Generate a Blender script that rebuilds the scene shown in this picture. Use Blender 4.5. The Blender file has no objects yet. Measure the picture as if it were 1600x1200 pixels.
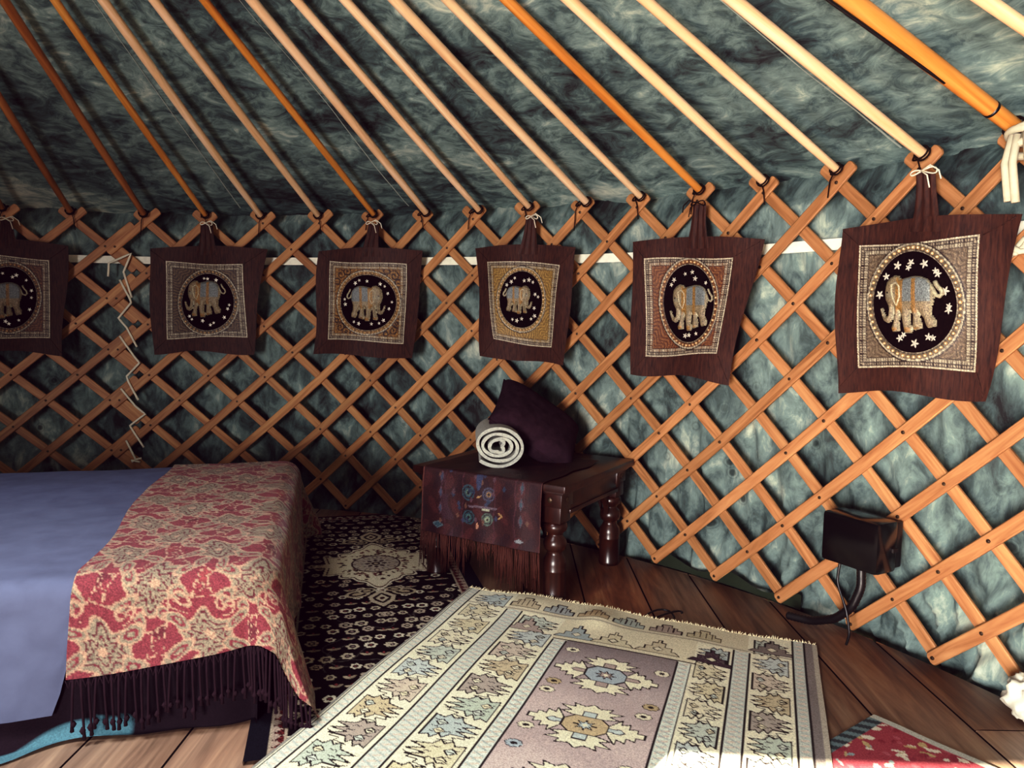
import bpy, math, random
import numpy as np
from mathutils import Vector, Matrix, noise
random.seed(7)
rng = np.random.default_rng(11)
COL = bpy.context.scene.collection
PI = math.pi

# ------------------------------------------------------------------ camera geometry of the place
CAM = np.array([1.5882, -0.7775, 1.0271]); PITCH, ROLL, FPX = 0.08819, 0.01628, 1183.23
_f = np.array([0, math.cos(PITCH), -math.sin(PITCH)]); _r0 = np.array([1., 0, 0]); _u0 = np.cross(_r0, _f)
_r = math.cos(ROLL)*_r0 + math.sin(ROLL)*_u0
_u = -math.sin(ROLL)*_r0 + math.cos(ROLL)*_u0
R = 3.192                       # radius of the lattice wall of the yurt, whose centre is the origin

def ray(u, v): return _f + (u-800)/FPX*_r - (v-600)/FPX*_u
def on_floor(u, v, z=0.0):
    d = ray(u, v); return CAM + d*(z-CAM[2])/d[2]
def on_wall(u, v, rad=R-0.06):
    """bearing (radians clockwise from +y) and height of a point of the round wall"""
    d = ray(u, v); A = d[0]**2+d[1]**2; B = CAM[0]*d[0]+CAM[1]*d[1]
    t = (-B+math.sqrt(B*B-A*(CAM[0]**2+CAM[1]**2-rad*rad)))/A
    p = CAM+t*d
    return math.atan2(p[0], p[1]), p[2]
def cyl(th, z, rad): return (rad*math.sin(th), rad*math.cos(th), z)
def wall_pt(u, v, rad=R-0.06):
    th, z = on_wall(u, v, rad); return Vector(cyl(th, z, rad))

# ------------------------------------------------------------------ helpers
def lin(c):
    if isinstance(c, str):
        c = [int(c[i:i+2], 16)/255 for i in (0, 2, 4)]
    return np.array([x/12.92 if x <= .04045 else ((x+.055)/1.055)**2.4 for x in c])

class MB:
    """collects shapes into one mesh"""
    def __init__(s): s.v = []; s.f = []; s.uv = []; s.m = []; s.c = []
    def add(s, vs, fs, uvs=None, m=0, cs=None):
        o = len(s.v); s.v += [tuple(x) for x in vs]
        s.uv += [tuple(x) for x in uvs] if uvs is not None else [(x[0], x[1]) for x in vs]
        s.c += [tuple(x) for x in cs] if cs is not None else [(1, 1, 1)]*len(vs)
        s.f += [tuple(i+o for i in f) for f in fs]; s.m += [m]*len(fs)
    def grid(s, P, m=0, uvs=None, cs=None, closed=False):
        """P[i][j] points"""
        n, k = len(P), len(P[0])
        vs = [p for row in P for p in row]
        fs = []
        for i in range(n-1):
            for j in range(k if closed else k-1):
                j2 = (j+1) % k
                fs.append((i*k+j, i*k+j2, (i+1)*k+j2, (i+1)*k+j))
        s.add(vs, fs, uvs if uvs is not None else [(j/(k-1 or 1), i/(n-1)) for i in range(n) for j in range(k)], m, cs)
    def tube(s, pts, rad, n=8, m=0, cap=True, profile=None):
        pts = [Vector(p) for p in pts]; L = 0; rings = []; uvs = []
        rads = rad if hasattr(rad, '__len__') else [rad]*len(pts)
        t0 = (pts[1]-pts[0]).normalized(); up = Vector((0, 0, 1)) if abs(t0.z) < .9 else Vector((1, 0, 0))
        x = t0.cross(up).normalized()
        for i, p in enumerate(pts):
            t = (pts[min(i+1, len(pts)-1)]-pts[max(i-1, 0)]).normalized()
            x = (x-t*x.dot(t)).normalized(); y = t.cross(x)
            if i: L += (p-pts[i-1]).length
            rings.append([p+(x*math.cos(a)+y*math.sin(a))*rads[i] for a in [2*PI*k/n for k in range(n)]])
            uvs += [(k/n*2*PI*max(rads), L) for k in range(n)]
        o = len(s.v); s.grid(rings, m, uvs, closed=True)
        if cap:
            s.f.append(tuple(o+k for k in range(n))[::-1]); s.f.append(tuple(o+(len(pts)-1)*n+k for k in range(n))); s.m += [m, m]
    def box(s, c, ax, half, m=0, bev=.0):
        """box centred c with axes ax (three unit vectors) and half sizes; chamfered"""
        c = Vector(c); ax = [Vector(a) for a in ax]; h = half; b = min(bev, min(h)*.9)
        vs = []; fs = []
        if b <= 0:
            for sx in (-1, 1):
                for sy in (-1, 1):
                    for sz in (-1, 1): vs.append(c+ax[0]*h[0]*sx+ax[1]*h[1]*sy+ax[2]*h[2]*sz)
            fs = [(0, 1, 3, 2), (4, 6, 7, 5), (0, 4, 5, 1), (2, 3, 7, 6), (0, 2, 6, 4), (1, 5, 7, 3)]
        else:
            import bmesh
            bm = bmesh.new(); bmesh.ops.create_cube(bm, size=2)
            for v in bm.verts: v.co = Vector((v.co.x*h[0], v.co.y*h[1], v.co.z*h[2]))
            bmesh.ops.bevel(bm, geom=bm.edges[:], offset=b, segments=2, affect='EDGES', profile=.6)
            bm.verts.index_update()
            vs = [c+ax[0]*v.co.x+ax[1]*v.co.y+ax[2]*v.co.z for v in bm.verts]
            fs = [tuple(v.index for v in f.verts) for f in bm.faces]; bm.free()
        s.add(vs, fs, [((p-c).dot(ax[0])+(p-c).dot(ax[1])*.7, (p-c).dot(ax[2])+(p-c).dot(ax[1])*.7) for p in vs], m)
    def lathe(s, c, prof, n=24, m=0):
        c = Vector(c)
        P = [[c+Vector((r*math.cos(2*PI*k/n), r*math.sin(2*PI*k/n), z)) for k in range(n)] for r, z in prof]
        s.grid(P, m, [(k/n*.3, z) for r, z in prof for k in range(n)], closed=True)
    def build(s, name, mats, parent=None, smooth=True, sharp=None):
        me = bpy.data.meshes.new(name); me.from_pydata(s.v, [], s.f)
        uvl = me.uv_layers.new(name='UVMap')
        li = np.zeros(len(me.loops), dtype=np.int32); me.loops.foreach_get('vertex_index', li)
        uvl.data.foreach_set('uv', np.array(s.uv, dtype=np.float32)[li].ravel())
        ca = me.color_attributes.new('Col', 'FLOAT_COLOR', 'POINT')
        cc = np.ones((len(s.v), 4), dtype=np.float32); cc[:, :3] = np.array(s.c, dtype=np.float32); ca.data.foreach_set('color', cc.ravel())
        for mt in (mats if isinstance(mats, (list, tuple)) else [mats]): me.materials.append(mt)
        me.polygons.foreach_set('material_index', np.array(s.m, dtype=np.int32))
        me.polygons.foreach_set('use_smooth', np.full(len(s.f), smooth))
        me.validate(); me.update()
        if smooth and sharp: me.set_sharp_from_angle(angle=math.radians(sharp))
        o = bpy.data.objects.new(name, me); COL.objects.link(o)
        if parent is not None: adopt(o, parent)
        return o

_where = {}
def adopt(o, parent):
    o.parent = parent; o.matrix_parent_inverse = Matrix.Translation(_where.get(parent.name, Vector())).inverted()
def thing(name, loc, label, cat, group=None):
    o = bpy.data.objects.new(name, None); COL.objects.link(o); o.location = loc; o.empty_display_size = .1
    _where[o.name] = Vector(loc); o['label'] = label; o['category'] = cat
    if group: o['group'] = group
    return o
def tag(o, label, cat, group=None):
    o['label'] = label; o['category'] = cat
    if group: o['group'] = group
    return o
def struct(o, label=None):
    o['kind'] = 'structure'
    if label: o['label'] = label
    return o

# ------------------------------------------------------------------ materials
def new_mat(name, rough=.8, spec=.3):
    m = bpy.data.materials.new(name); m.use_nodes = True; nt = m.node_tree
    b = nt.nodes['Principled BSDF']; b.inputs['Roughness'].default_value = rough
    b.inputs['Specular IOR Level'].default_value = spec
    return m, nt, b
def node(nt, t, **kw):
    n = nt.nodes.new(t)
    for k, v in kw.items():
        if k in n.inputs: n.inputs[k].default_value = v
        else: setattr(n, k, v)
    return n
def ramp(nt, fac, stops):
    r = nt.nodes.new('ShaderNodeValToRGB'); e = r.color_ramp.elements
    while len(e) > 1: e.remove(e[-1])
    for i, (p, c) in enumerate(stops):
        x = e[0] if i == 0 else e.new(p)
        x.position = p; x.color = (*lin(c), 1)
    nt.links.new(fac, r.inputs[0]); return r.outputs[0]
def mix(nt, fac, a, b, mode='MIX'):
    n = nt.nodes.new('ShaderNodeMix'); n.data_type = 'RGBA'; n.blend_type = mode
    for s, x in ((n.inputs[0], fac), (n.inputs[6], a), (n.inputs[7], b)):
        if hasattr(x, 'links') or hasattr(x, 'is_linked'): nt.links.new(x, s)
        elif isinstance(x, (int, float)): s.default_value = x
        else: s.default_value = (*x, 1)
    return n.outputs[2]
def coords(nt, kind='UV', scale=(1, 1, 1), rot=(0, 0, 0)):
    t = nt.nodes.new('ShaderNodeTexCoord'); mp = nt.nodes.new('ShaderNodeMapping')
    mp.inputs['Scale'].default_value = scale; mp.inputs['Rotation'].default_value = rot
    nt.links.new(t.outputs[kind], mp.inputs[0]); return mp.outputs[0]
def noise_tex(nt, vec, scale, detail=4, dist=0, rough=.55):
    n = nt.nodes.new('ShaderNodeTexNoise'); n.inputs['Scale'].default_value = scale; n.inputs['Detail'].default_value = detail
    n.inputs['Distortion'].default_value = dist; n.inputs['Roughness'].default_value = rough
    nt.links.new(vec, n.inputs['Vector']); return n.outputs[0]
def bump(nt, b, h, strength=.3, dist=.005):
    n = nt.nodes.new('ShaderNodeBump'); n.inputs['Strength'].default_value = strength; n.inputs['Distance'].default_value = dist
    nt.links.new(h, n.inputs['Height']); nt.links.new(n.outputs[0], b.inputs['Normal'])

def wood(name, dark, mid, light, rough=.45, spec=.35, sc=(30, 2.2, 1), vary=.25):
    m, nt, b = new_mat(name, rough, spec)
    oi = nt.nodes.new('ShaderNodeObjectInfo')
    v = coords(nt, 'UV', sc)
    ad = nt.nodes.new('ShaderNodeVectorMath'); ad.operation = 'ADD'; nt.links.new(v, ad.inputs[0])
    ms = nt.nodes.new('ShaderNodeVectorMath'); ms.operation = 'SCALE'; ms.inputs[0].default_value = (37, 91, 13); nt.links.new(oi.outputs['Random'], ms.inputs['Scale'])
    nt.links.new(ms.outputs[0], ad.inputs[1])
    n1 = noise_tex(nt, ad.outputs[0], 1.0, 6, 1.2)
    c = ramp(nt, n1, [(.25, dark), (.48, mid), (.75, light)])
    hs = nt.nodes.new('ShaderNodeHueSaturation'); nt.links.new(c, hs.inputs['Color'])
    mr = nt.nodes.new('ShaderNodeMapRange'); mr.inputs['To Min'].default_value = 1-vary; mr.inputs['To Max'].default_value = 1+vary
    nt.links.new(oi.outputs['Random'], mr.inputs[0]); nt.links.new(mr.outputs[0], hs.inputs['Value'])
    nt.links.new(hs.outputs[0], b.inputs['Base Color'])
    bump(nt, b, n1, .15, .002)
    return m
def painted(name, rough=.95, weave=0, grain=.25, sheen=0, spec=.1, wdist=.002):
    """colour woven into the mesh as an attribute, broken up by procedural yarn noise"""
    m, nt, b = new_mat(name, rough, spec)
    at = nt.nodes.new('ShaderNodeAttribute'); at.attribute_name = 'Col'
    v = coords(nt, 'Object')
    n = noise_tex(nt, v, 260, 3)
    g = ramp(nt, n, [(.3, (1-grain,)*3), (.7, (1, 1, 1))])
    nt.links.new(mix(nt, 1.0, at.outputs['Color'], g, 'MULTIPLY'), b.inputs['Base Color'])
    if weave: bump(nt, b, noise_tex(nt, v, weave, 3), .5, wdist)
    if sheen: b.inputs['Sheen Weight'].default_value = sheen
    return m
def cloth(name, c1, c2, scale=60, rough=.9, st=(1, 1, 1), bmp=.3, spec=.1):
    m, nt, b = new_mat(name, rough, spec)
    v = coords(nt, 'Object', st)
    n = noise_tex(nt, v, scale, 5, .3)
    nt.links.new(ramp(nt, n, [(.3, c1), (.7, c2)]), b.inputs['Base Color'])
    bump(nt, b, n, bmp, .003)
    return m
def plain(name, c, rough=.5, spec=.4, metal=0):
    m, nt, b = new_mat(name, rough, spec)
    n = noise_tex(nt, coords(nt, 'Object'), 45, 4)
    c = lin(c)
    nt.links.new(mix(nt, n, tuple(c*.75), tuple(np.minimum(c*1.2, 1))), b.inputs['Base Color'])
    b.inputs['Metallic'].default_value = metal
    return m

def canvas_mat(name, streak, rings, dark, mid, light, hi, bias=0.0, dist=1.0):
    """marbled tie-dye cotton"""
    m, nt, b = new_mat(name, .92, .08)
    v = coords(nt, 'UV', streak)
    big = noise_tex(nt, coords(nt, 'UV', (1.0, 1.5, 1)), 1.2, 3, .6)
    mid_ = noise_tex(nt, v, 3.0, 5, dist, .6)
    fine = noise_tex(nt, v, 9.0, 6, dist*2.2, .7)
    def macc(x, k, prev):
        n = nt.nodes.new('ShaderNodeMath'); n.operation = 'MULTIPLY_ADD'; n.inputs[1].default_value = k; nt.links.new(x, n.inputs[0])
        if prev is None: n.inputs[2].default_value = 0
        else: nt.links.new(prev, n.inputs[2])
        return n.outputs[0]
    tot = macc(fine, .34, macc(mid_, .33, macc(big, .33, None)))
    c = ramp(nt, tot, [(.395-bias, dark), (.468-bias, mid), (.542-bias, light), (.625-bias, hi)])
    if rings:
        vo = nt.nodes.new('ShaderNodeTexVoronoi'); vo.inputs['Scale'].default_value = 9; nt.links.new(coords(nt, 'UV', (1, 1, 1)), vo.inputs['Vector'])
        spot = ramp(nt, vo.outputs['Distance'], [(.10, (0, 0, 0)), (.17, (1, 1, 1)), (.20, (.75, .75, .75)), (.26, (1, 1, 1))])
        msk = noise_tex(nt, coords(nt, 'UV', (1, 1, 1)), 1.3, 2)
        mk = ramp(nt, msk, [(.48, (0, 0, 0)), (.56, (.85, .85, .85))])
        c = mix(nt, mk, c, mix(nt, 1.0, c, spot, 'MULTIPLY'))
    nt.links.new(c, b.inputs['Base Color'])
    bump(nt, b, fine, .25, .006)
    return m

WOODS = dict(
    slat=wood('lattice slat wood', '7a4e2f', '9b6b45', 'b58559', .5, .3, (40, 3, 1), .14),
    pale=wood('pale pine', 'cb9a6c', 'dfb58b', 'ebcbab', .42, .35, (26, 1.6, 1), .07),
    amber=wood('amber pine', 'a8662a', 'cf8a44', 'e3a863', .4, .35, (26, 1.6, 1), .07),
    orange=wood('varnished orange pine', 'a8632a', 'c47c38', 'd6954e', .3, .45, (26, 1.2, 1), .05),
    brown=wood('browned pine', '7c4a26', '9a6236', 'b57c4a', .42, .3, (26, 1.6, 1), .07),
    table=wood('dark stained wood', '160906', '28110a', '3c1c10', .3, .5, (30, 4, 1), .05),
)
M_BOLT = plain('bolt steel', '4a3a2c', .4, .5, .7)
M_CORD = plain('dark cord', '20150f', .9, .1)
M_STRING = plain('white cotton string', 'd8cdb8', .9, .1)
M_ROPE = plain('thick white rope', 'b9ae98', .95, .1)
M_BLACK = plain('black gloss plastic', '0d0b0b', .18, .5)
M_HOSE = plain('black rubber', '121010', .4, .4)
M_WEB = plain('white webbing', 'e2dccb', .8, .2)
M_BROWN = cloth('dark brown raw silk', '1f0e09', '43251a', 70, .7, (2.2, 2.2, .35), .35, .3)
M_BLACKVELVET = cloth('black velvet', '0b0506', '160b0b', 120, 1.0, (1, 1, 1), .2, .05)
M_PANEL = painted('embroidered panel', .55, 420, .45, 0, .5, .003)
M_ELE = painted('gold thread relief', .5, 500, .5, 0, .5, .003)
M_BEAD = plain('gold beads', 'c9a377', .3, .6, .35)
M_SEQ = plain('silver sequins', 'c8beb0', .35, .6, .3)
M_KILIM = painted('kilim wool', .97, 330, .22)
M_PERSIAN = painted('persian pile', .97, 300, .35, 0)
M_THROW = painted('damask weave', .75, 380, .3, .1, .2)
M_SHEET = cloth('slate blue cotton', '4c5064', '555a70', 14, .85, (1, 1, 1), .1)
M_SKIRT = painted('dark bed skirt', .9, 60, .2)
M_FRINGE = plain('dark tassel yarn', '22141a', .9, .1)
M_PILLOW = cloth('aubergine cotton', '23151b', '33212a', 30, .9, (1, 1, 1), .15)
M_TOWEL = cloth('grey terry', '8d8d86', 'b5b3aa', 170, 1.0, (1, 1, 1), .6)
M_RUNNER = painted('brocade runner', .55, 200, .4, 0, .35)
M_RFRINGE = plain('brown silk fringe', '4a261c', .7, .3)
M_GRASS = plain('grass green', '1c2616', .7, .3)
M_CLOTHW = cloth('white canvas cloth', 'b9b3a4', 'ded8c8', 40, .9)
M_SEAM = plain('pale seam tape', '9fa79d', .9, .1)
M_KFRINGE = plain('cream wool fringe', 'cdbfa0', .95, .1)

# ================================================================== THE SETTING
# floor of boards that run straight toward the door
def build_floor():
    m, nt, b = new_mat('floor boards', .42, .4)
    at = nt.nodes.new('ShaderNodeAttribute'); at.attribute_name = 'Col'
    v = coords(nt, 'Object', (22, 1.6, 1))
    sep = nt.nodes.new('ShaderNodeSeparateColor'); nt.links.new(at.outputs['Color'], sep.inputs[0])
    ad = nt.nodes.new('ShaderNodeVectorMath'); ad.operation = 'ADD'; nt.links.new(v, ad.inputs[0])
    cb = nt.nodes.new('ShaderNodeCombineXYZ'); nt.links.new(sep.outputs[0], cb.inputs[2]); 
    sc_ = nt.nodes.new('ShaderNodeVectorMath'); sc_.operation = 'SCALE'; sc_.inputs['Scale'].default_value = 40; nt.links.new(cb.outputs[0], sc_.inputs[0]); nt.links.new(sc_.outputs[0], ad.inputs[1])
    n = noise_tex(nt, ad.outputs[0], 1.0, 7, 1.5, .6)
    c = ramp(nt, n, [(.28, '513324'), (.46, '7e5038'), (.6, '97694b'), (.78, 'b08a68')])
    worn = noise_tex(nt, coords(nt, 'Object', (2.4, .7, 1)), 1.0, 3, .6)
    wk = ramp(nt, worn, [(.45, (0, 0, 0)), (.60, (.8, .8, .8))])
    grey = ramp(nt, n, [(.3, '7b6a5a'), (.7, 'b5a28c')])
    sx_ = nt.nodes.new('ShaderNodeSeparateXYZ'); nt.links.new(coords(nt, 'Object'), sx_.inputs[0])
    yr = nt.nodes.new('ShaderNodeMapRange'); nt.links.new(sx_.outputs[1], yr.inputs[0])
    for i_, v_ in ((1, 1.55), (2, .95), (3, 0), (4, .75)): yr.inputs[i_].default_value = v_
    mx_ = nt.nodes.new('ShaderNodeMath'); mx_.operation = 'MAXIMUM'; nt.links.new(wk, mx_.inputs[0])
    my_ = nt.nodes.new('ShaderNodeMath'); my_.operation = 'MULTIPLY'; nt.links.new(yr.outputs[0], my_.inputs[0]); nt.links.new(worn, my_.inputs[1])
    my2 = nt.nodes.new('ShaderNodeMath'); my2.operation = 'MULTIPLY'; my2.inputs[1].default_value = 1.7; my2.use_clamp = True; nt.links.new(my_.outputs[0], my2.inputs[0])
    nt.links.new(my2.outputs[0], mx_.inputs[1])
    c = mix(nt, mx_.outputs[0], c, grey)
    c = mix(nt, 1.0, c, ramp(nt, sep.outputs[1], [(0, (.62, .58, .55)), (1, (1, 1, 1))]), 'MULTIPLY')
    nt.links.new(c, b.inputs['Base Color'])
    bump(nt, b, n, .2, .002)
    seams = [-3.2+.2312*k for k in range(14)]+[.037+.0, .31, .584, .81, 1.03, 1.21, 1.42, 1.645, 1.866, 2.096, 2.316, 2.55, 2.778, 3.0, 3.2]
    mb = MB(); RF = 3.205
    gm, nt2, b2 = new_mat('board gap', .9, .1); b2.inputs['Base Color'].default_value = (*lin('120a07'), 1)
    # underlay, dark, seen through the gaps
    ring = [(RF*math.sin(2*PI*k/160), RF*math.cos(2*PI*k/160)) for k in range(160)]
    mb.add([(x, y, -.004) for x, y in ring], [tuple(range(160))[::-1]], None, 1)
    for x0, x1 in zip(seams[:-1], seams[1:]):
        a, c_ = x0+.003, x1-.003
        if a > RF or c_ < -RF or c_-a < .01: continue
        ends = [-9, 9]
        if abs(x0-2.778) < .01: ends = [-9, 1.065, 9]
        elif random.random() < .5: ends = [-9, random.uniform(-2.5, -1), 9]
        for y0, y1 in zip(ends[:-1], ends[1:]):
            rr, gg = random.random(), random.random()
            if x0 > 2.77 and y0 > 0: gg = .2
            n = 12; xs = [a+(c_-a)*i/n for i in range(n+1)]
            lo = []; hi = []
            for x in xs:
                h = math.sqrt(max(RF*RF-x*x, 0))
                lo.append(max(-h, y0+.002)); hi.append(min(h, y1-.002))
            if max(h_-l for h_, l in zip(hi, lo)) <= .02: continue
            rows = [[(x, l+(max(h_, l)-l)*t, -.002*(abs((x-a)/(c_-a)-.5) > .49)) for x, l, h_ in zip(xs, lo, hi)] for t in [k/16 for k in range(17)]]
            mb.grid(rows, 0, cs=[(rr, gg, 0)]*(13*17))
            # outer rim of the board
            e = [(x, h_, 0) for x, h_ in zip(xs, hi)]
            mb.grid([e, [(x, y, -.06) for x, y, _ in e]], 0, cs=[(rr, gg, 0)]*26)
    return struct(mb.build('floor', [m, gm], smooth=False))
build_floor()

DOOR = PI                           # the door is behind the camera
def fbm(x, y, z, o=4):
    return noise.fractal(Vector((x, y, z)), 1.0, 2.0, o)

def build_wall():
    wm = canvas_mat('marbled wall canvas', (1.7, .9, 1), True, '2b2a29', '485553', '70807b', 'b9bbaa', -.0, .25)
    a0, a1 = DOOR+.156, DOOR+2*PI-.156
    ths = []
    t = a0
    while t < a1:
        ths.append(t); tt = (t+PI) % (2*PI)-PI
        t += .0045 if -.5 < tt < 1.5 else .04
    ths.append(a1)
    zs = np.linspace(-.09, 1.60, 114)
    P = []; U = []
    for z in zs:
        row = []
        for t in ths:
            tt = (t+PI) % (2*PI)-PI; s = tt*R
            w = .014*fbm(s*3.0, z*.9, 2, 4)+.016*fbm(s*9+z*2.5, z*1.0, 5, 3)
            # gathered folds low down, fanning over the floor edge
            low = max(0, 1-z/.75)
            w += low*.055*(fbm(s*13-z*9*(.6+.4*math.sin(s*2)), z*1.6, 9, 3)); w += .012*fbm(s*22+z*3, z*.7, 12, 2)*(.6+low)
            up = max(0, (z-1.33)/.2); w += up*.02*fbm(s*5, z*6, 3, 3)
            rg = (1-abs(fbm(s*7-z*5*math.sin(s*1.3), z*.8, 21, 2)))**5
            w -= rg*(.012+.022*low)
            rad = R+.070+.03*math.sin(min(1, max(0, z/1.5))*PI)+.025*low+w
            if z < .08: rad += (.08-z)*.12
            rad = max(rad, R+.030)
            if z > 1.44: rad += (z-1.44)*.9
            row.append(cyl(tt, z, rad)); U.append((tt*R*1.0, z))
        P.append(row)
    mb = MB(); mb.grid(P, 0, U)
    return struct(mb.build('wall_canvas', wm))
build_wall()

# roof poles: foot bearings measured at each lattice head, crown ring above
CROWN = (.12, .17, 2.57); RC, PH = .6, -.14
FOOT = {-2: -23., -1: -17.3, 0: -11.83, 1: -5.51, 2: .13, 3: 5.34, 4: 10.93, 5: 16.42, 6: 21.61, 7: 26.81, 8: 31.6, 9: 36.95, 10: 41.75, 11: 46.63,
        12: 51.53, 13: 56.61, 14: 61.84, 15: 66.7, 16: 71.9, 17: 77}
def foot(th, rad=3.16, z=1.518): return Vector(cyl(th, z, rad))
def crown(th): return Vector((CROWN[0]+RC*math.sin(th+PH), CROWN[1]+RC*math.cos(th+PH), CROWN[2]))

def build_ceiling():
    cm = canvas_mat('marbled roof canvas', (1.1, 2.3, 1), False, '2d2d2e', '4c5c5b', '7a8d87', 'c4c7b6', -.0, .7)
    P = []; U = []; C = []
    ths = []; t = -PI
    while t < PI: ths.append(t); t += .007 if -.7 < t < 1.6 else .05
    ths.append(PI)
    ns = 90
    def at(th, s, drop=0.):
        p = Vector(cyl(th, 1.475, 3.44)).lerp(crown(th), s)
        arc = th*3.2
        w = .016*fbm(arc*1.6, s*4, 1, 4)
        # radial drag lines near the middle of the view
        w += .012*fbm(arc*9+s*3, s*1.3, 4, 3)*(.35+.65*math.exp(-((th-.95)/.35)**2))
        w *= min(1, max(0, (PI-abs(th))/.6))
        return (p.x, p.y, max(p.z+.042+w-.012*math.sin(s*PI), p.z+.03)-drop)
    for i in range(ns+1):
        s = i/ns
        P.append([at(th, s) for th in ths]); U += [(th*2.2, s*2.9*.6) for th in ths]
    mb = MB(); mb.grid(P, 0, U)
    o = struct(mb.build('ceiling', cm))
    # sewn seams of the roof canvas
    for h in (2.45, 5.45, 13.5):
        f = int(h); th = math.radians(FOOT[f]+(FOOT[f+1]-FOOT[f])*(h-f)); mb = MB()
        mb.grid([[at(th-.0011*(1-q), q, .004) for q in np.linspace(.06, .98, 80)], [at(th+.0011*(1-q), q, .004) for q in np.linspace(.06, .98, 80)]])
        s_ = mb.build('seam', M_SEAM); s_.parent = o
build_ceiling()
def crown_parts():
    mb = MB(); pts = [Vector((CROWN[0]+RC*math.cos(a), CROWN[1]+RC*math.sin(a), CROWN[2])) for a in [2*PI*k/64 for k in range(65)]]
    mb.tube(pts, .05, 10, cap=False)
    struct(mb.build('trim_roof_ring', WOODS['amber']))
    mb = MB(); n = 48
    mb.add([(CROWN[0]+.95*math.cos(2*PI*k/n), CROWN[1]+.95*math.sin(2*PI*k/n), CROWN[2]-.10) for k in range(n)]+[(CROWN[0]+.55*math.cos(2*PI*k/n), CROWN[1]+.55*math.sin(2*PI*k/n), CROWN[2]+.10) for k in range(n)]+[(CROWN[0], CROWN[1], CROWN[2]+.16)],
           [(k, (k+1) % n, n+(k+1) % n, n+k) for k in range(n)]+[(n+k, n+(k+1) % n, 2*n) for k in range(n)])
    struct(mb.build('roof_sun_blocker', M_CLOTHW))  # unseen cap added to keep the sun from entering through the crown
crown_parts()

# white webbing strap running round behind the lattice
def strap():
    mb = MB(); P = []
    for k in range(220):
        th = math.radians(-30+104*k/219)
        z = 1.293+.004*math.sin(th*7) - .03*max(0, th-.6)*.6
        P.append([cyl(th, z-.019, R+.024), cyl(th, z+.019, R+.024)])
    mb.grid([list(r) for r in zip(*P)])
    struct(mb.build('trim_webbing', M_WEB), 'white webbing strap stretched round the wall behind the lattice')
strap()

# ================================================================== LATTICE WALL
ROW = .1318
def zrow(r): return 1.485-ROW*r
def th_main(c):
    return math.radians(10.81+5.0535*(c-4)) if c >= 4 else math.radians(10.81+5.45*(c-4))
def th_side(c): return math.radians(-11.83+5.45*c)

def slat(parent, thf, col0, sign, r0, r1, front):
    """one lattice slat; column = col0 - sign*row/2"""
    mb = MB(); rad = R-.0075 if front else R+.0065
    w, t = .0205, .0065
    n = max(4, int((r1-r0)*3))
    ks = [r0+(r1-r0)*i/n for i in range(n+1)]
    pts = [Vector(cyl(thf(col0-sign*k/2), zrow(k), rad+.0012*math.sin(k*1.7+col0))) for k in ks]
    rings = []; uvs = []; L = 0
    ends = {0: .55, n: .55}
    # add short rounding rings at both ends
    seq = []
    d0 = (pts[0]-pts[1]).normalized(); d1 = (pts[-1]-pts[-2]).normalized()
    seq = [(pts[0]+d0*.007, .55), (pts[0]+d0*.004, .85)]+[(p, 1) for p in pts]+[(pts[-1]+d1*.004, .85), (pts[-1]+d1*.007, .55)]
    for i, (p, sc) in enumerate(seq):
        a = seq[max(0, i-1)][0]; b = seq[min(len(seq)-1, i+1)][0]; tg = (b-a).normalized()
        nr = Vector((p.x, p.y, 0)).normalized()
        x = tg.cross(nr).normalized(); y = x.cross(tg)
        if i: L += (p-seq[i-1][0]).length
        ww = w*sc; c = .003
        prof = [(-ww, -t+c), (-ww+c, -t), (ww-c, -t), (ww, -t+c), (ww, t-c), (ww-c, t), (-ww+c, t), (-ww, t-c)]
        rings.append([p+x*px+y*py for px, py in prof])
        uvs += [(px+py*2, L) for px, py in prof]
    o = len(mb.v); mb.grid(rings, 0, uvs, closed=True)
    mb.f.append(tuple(o+k for k in range(8))[::-1]); mb.f.append(tuple(o+(len(seq)-1)*8+k for k in range(8))); mb.m += [0, 0]
    if front:
        for k in range(0, 12):
            if r0-.01 <= k <= r1+.01 and random.random() < .8:
                th = thf(col0-sign*k/2); c = Vector(cyl(th, zrow(k), rad-.0065)); nr = -Vector((c.x, c.y, 0)).normalized()
                tx = nr.cross(Vector((0, 0, 1))); ty = Vector((0, 0, 1))
                P = [[c+nr*h+(tx*math.cos(a)+ty*math.sin(a))*q for a in [2*PI*j/8 for j in range(8)]] for q, h in ((.0062, -.001), (.0058, .002), (.0025, .0034), (.0004, .0036))]
                mb.grid(P, 1, closed=True)
    return mb.build('slat', [WOODS['slat'], M_BOLT], parent, True, 35)

def lattice():
    big = thing('lattice_wall', cyl(math.radians(35), 0, R), 'long folding lattice wall of crossed orange wooden slats behind the table', 'lattice')
    lo, hi = .40, 16.3
    for a in range(1, 22):
        r0 = max(-.36+.12*(random.random()-.5), 2*(a-hi)); r1 = min(11.04, 2*(a-lo))
        if r1-r0 > .6: slat(big, th_main, a, 1, r0, r1, True)
    for b in range(-4, 17):
        r0 = max(-.36+.12*(random.random()-.5), 2*(lo-b)); r1 = min(11.04, 2*(hi-b))
        if r1-r0 > .6: slat(big, th_main, b, -1, r0, r1, False)
    sm = thing('lattice_wall', cyl(math.radians(-17), 0, R), 'lattice wall section behind the bed head, laced to the longer one with white cord', 'lattice')
    lo, hi = -2.4, .93
    for a in range(-2, 7):
        r0 = max(-.36, 2*(a-hi)); r1 = min(11.04, 2*(a-lo))
        if r1-r0 > .6: slat(sm, th_side, a, 1, r0, r1, True)
    for b in range(-7, 1):
        r0 = max(-.36, 2*(lo-b)); r1 = min(11.04, 2*(hi-b))
        if r1-r0 > .6: slat(sm, th_side, b, -1, r0, r1, False)
lattice()

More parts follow.
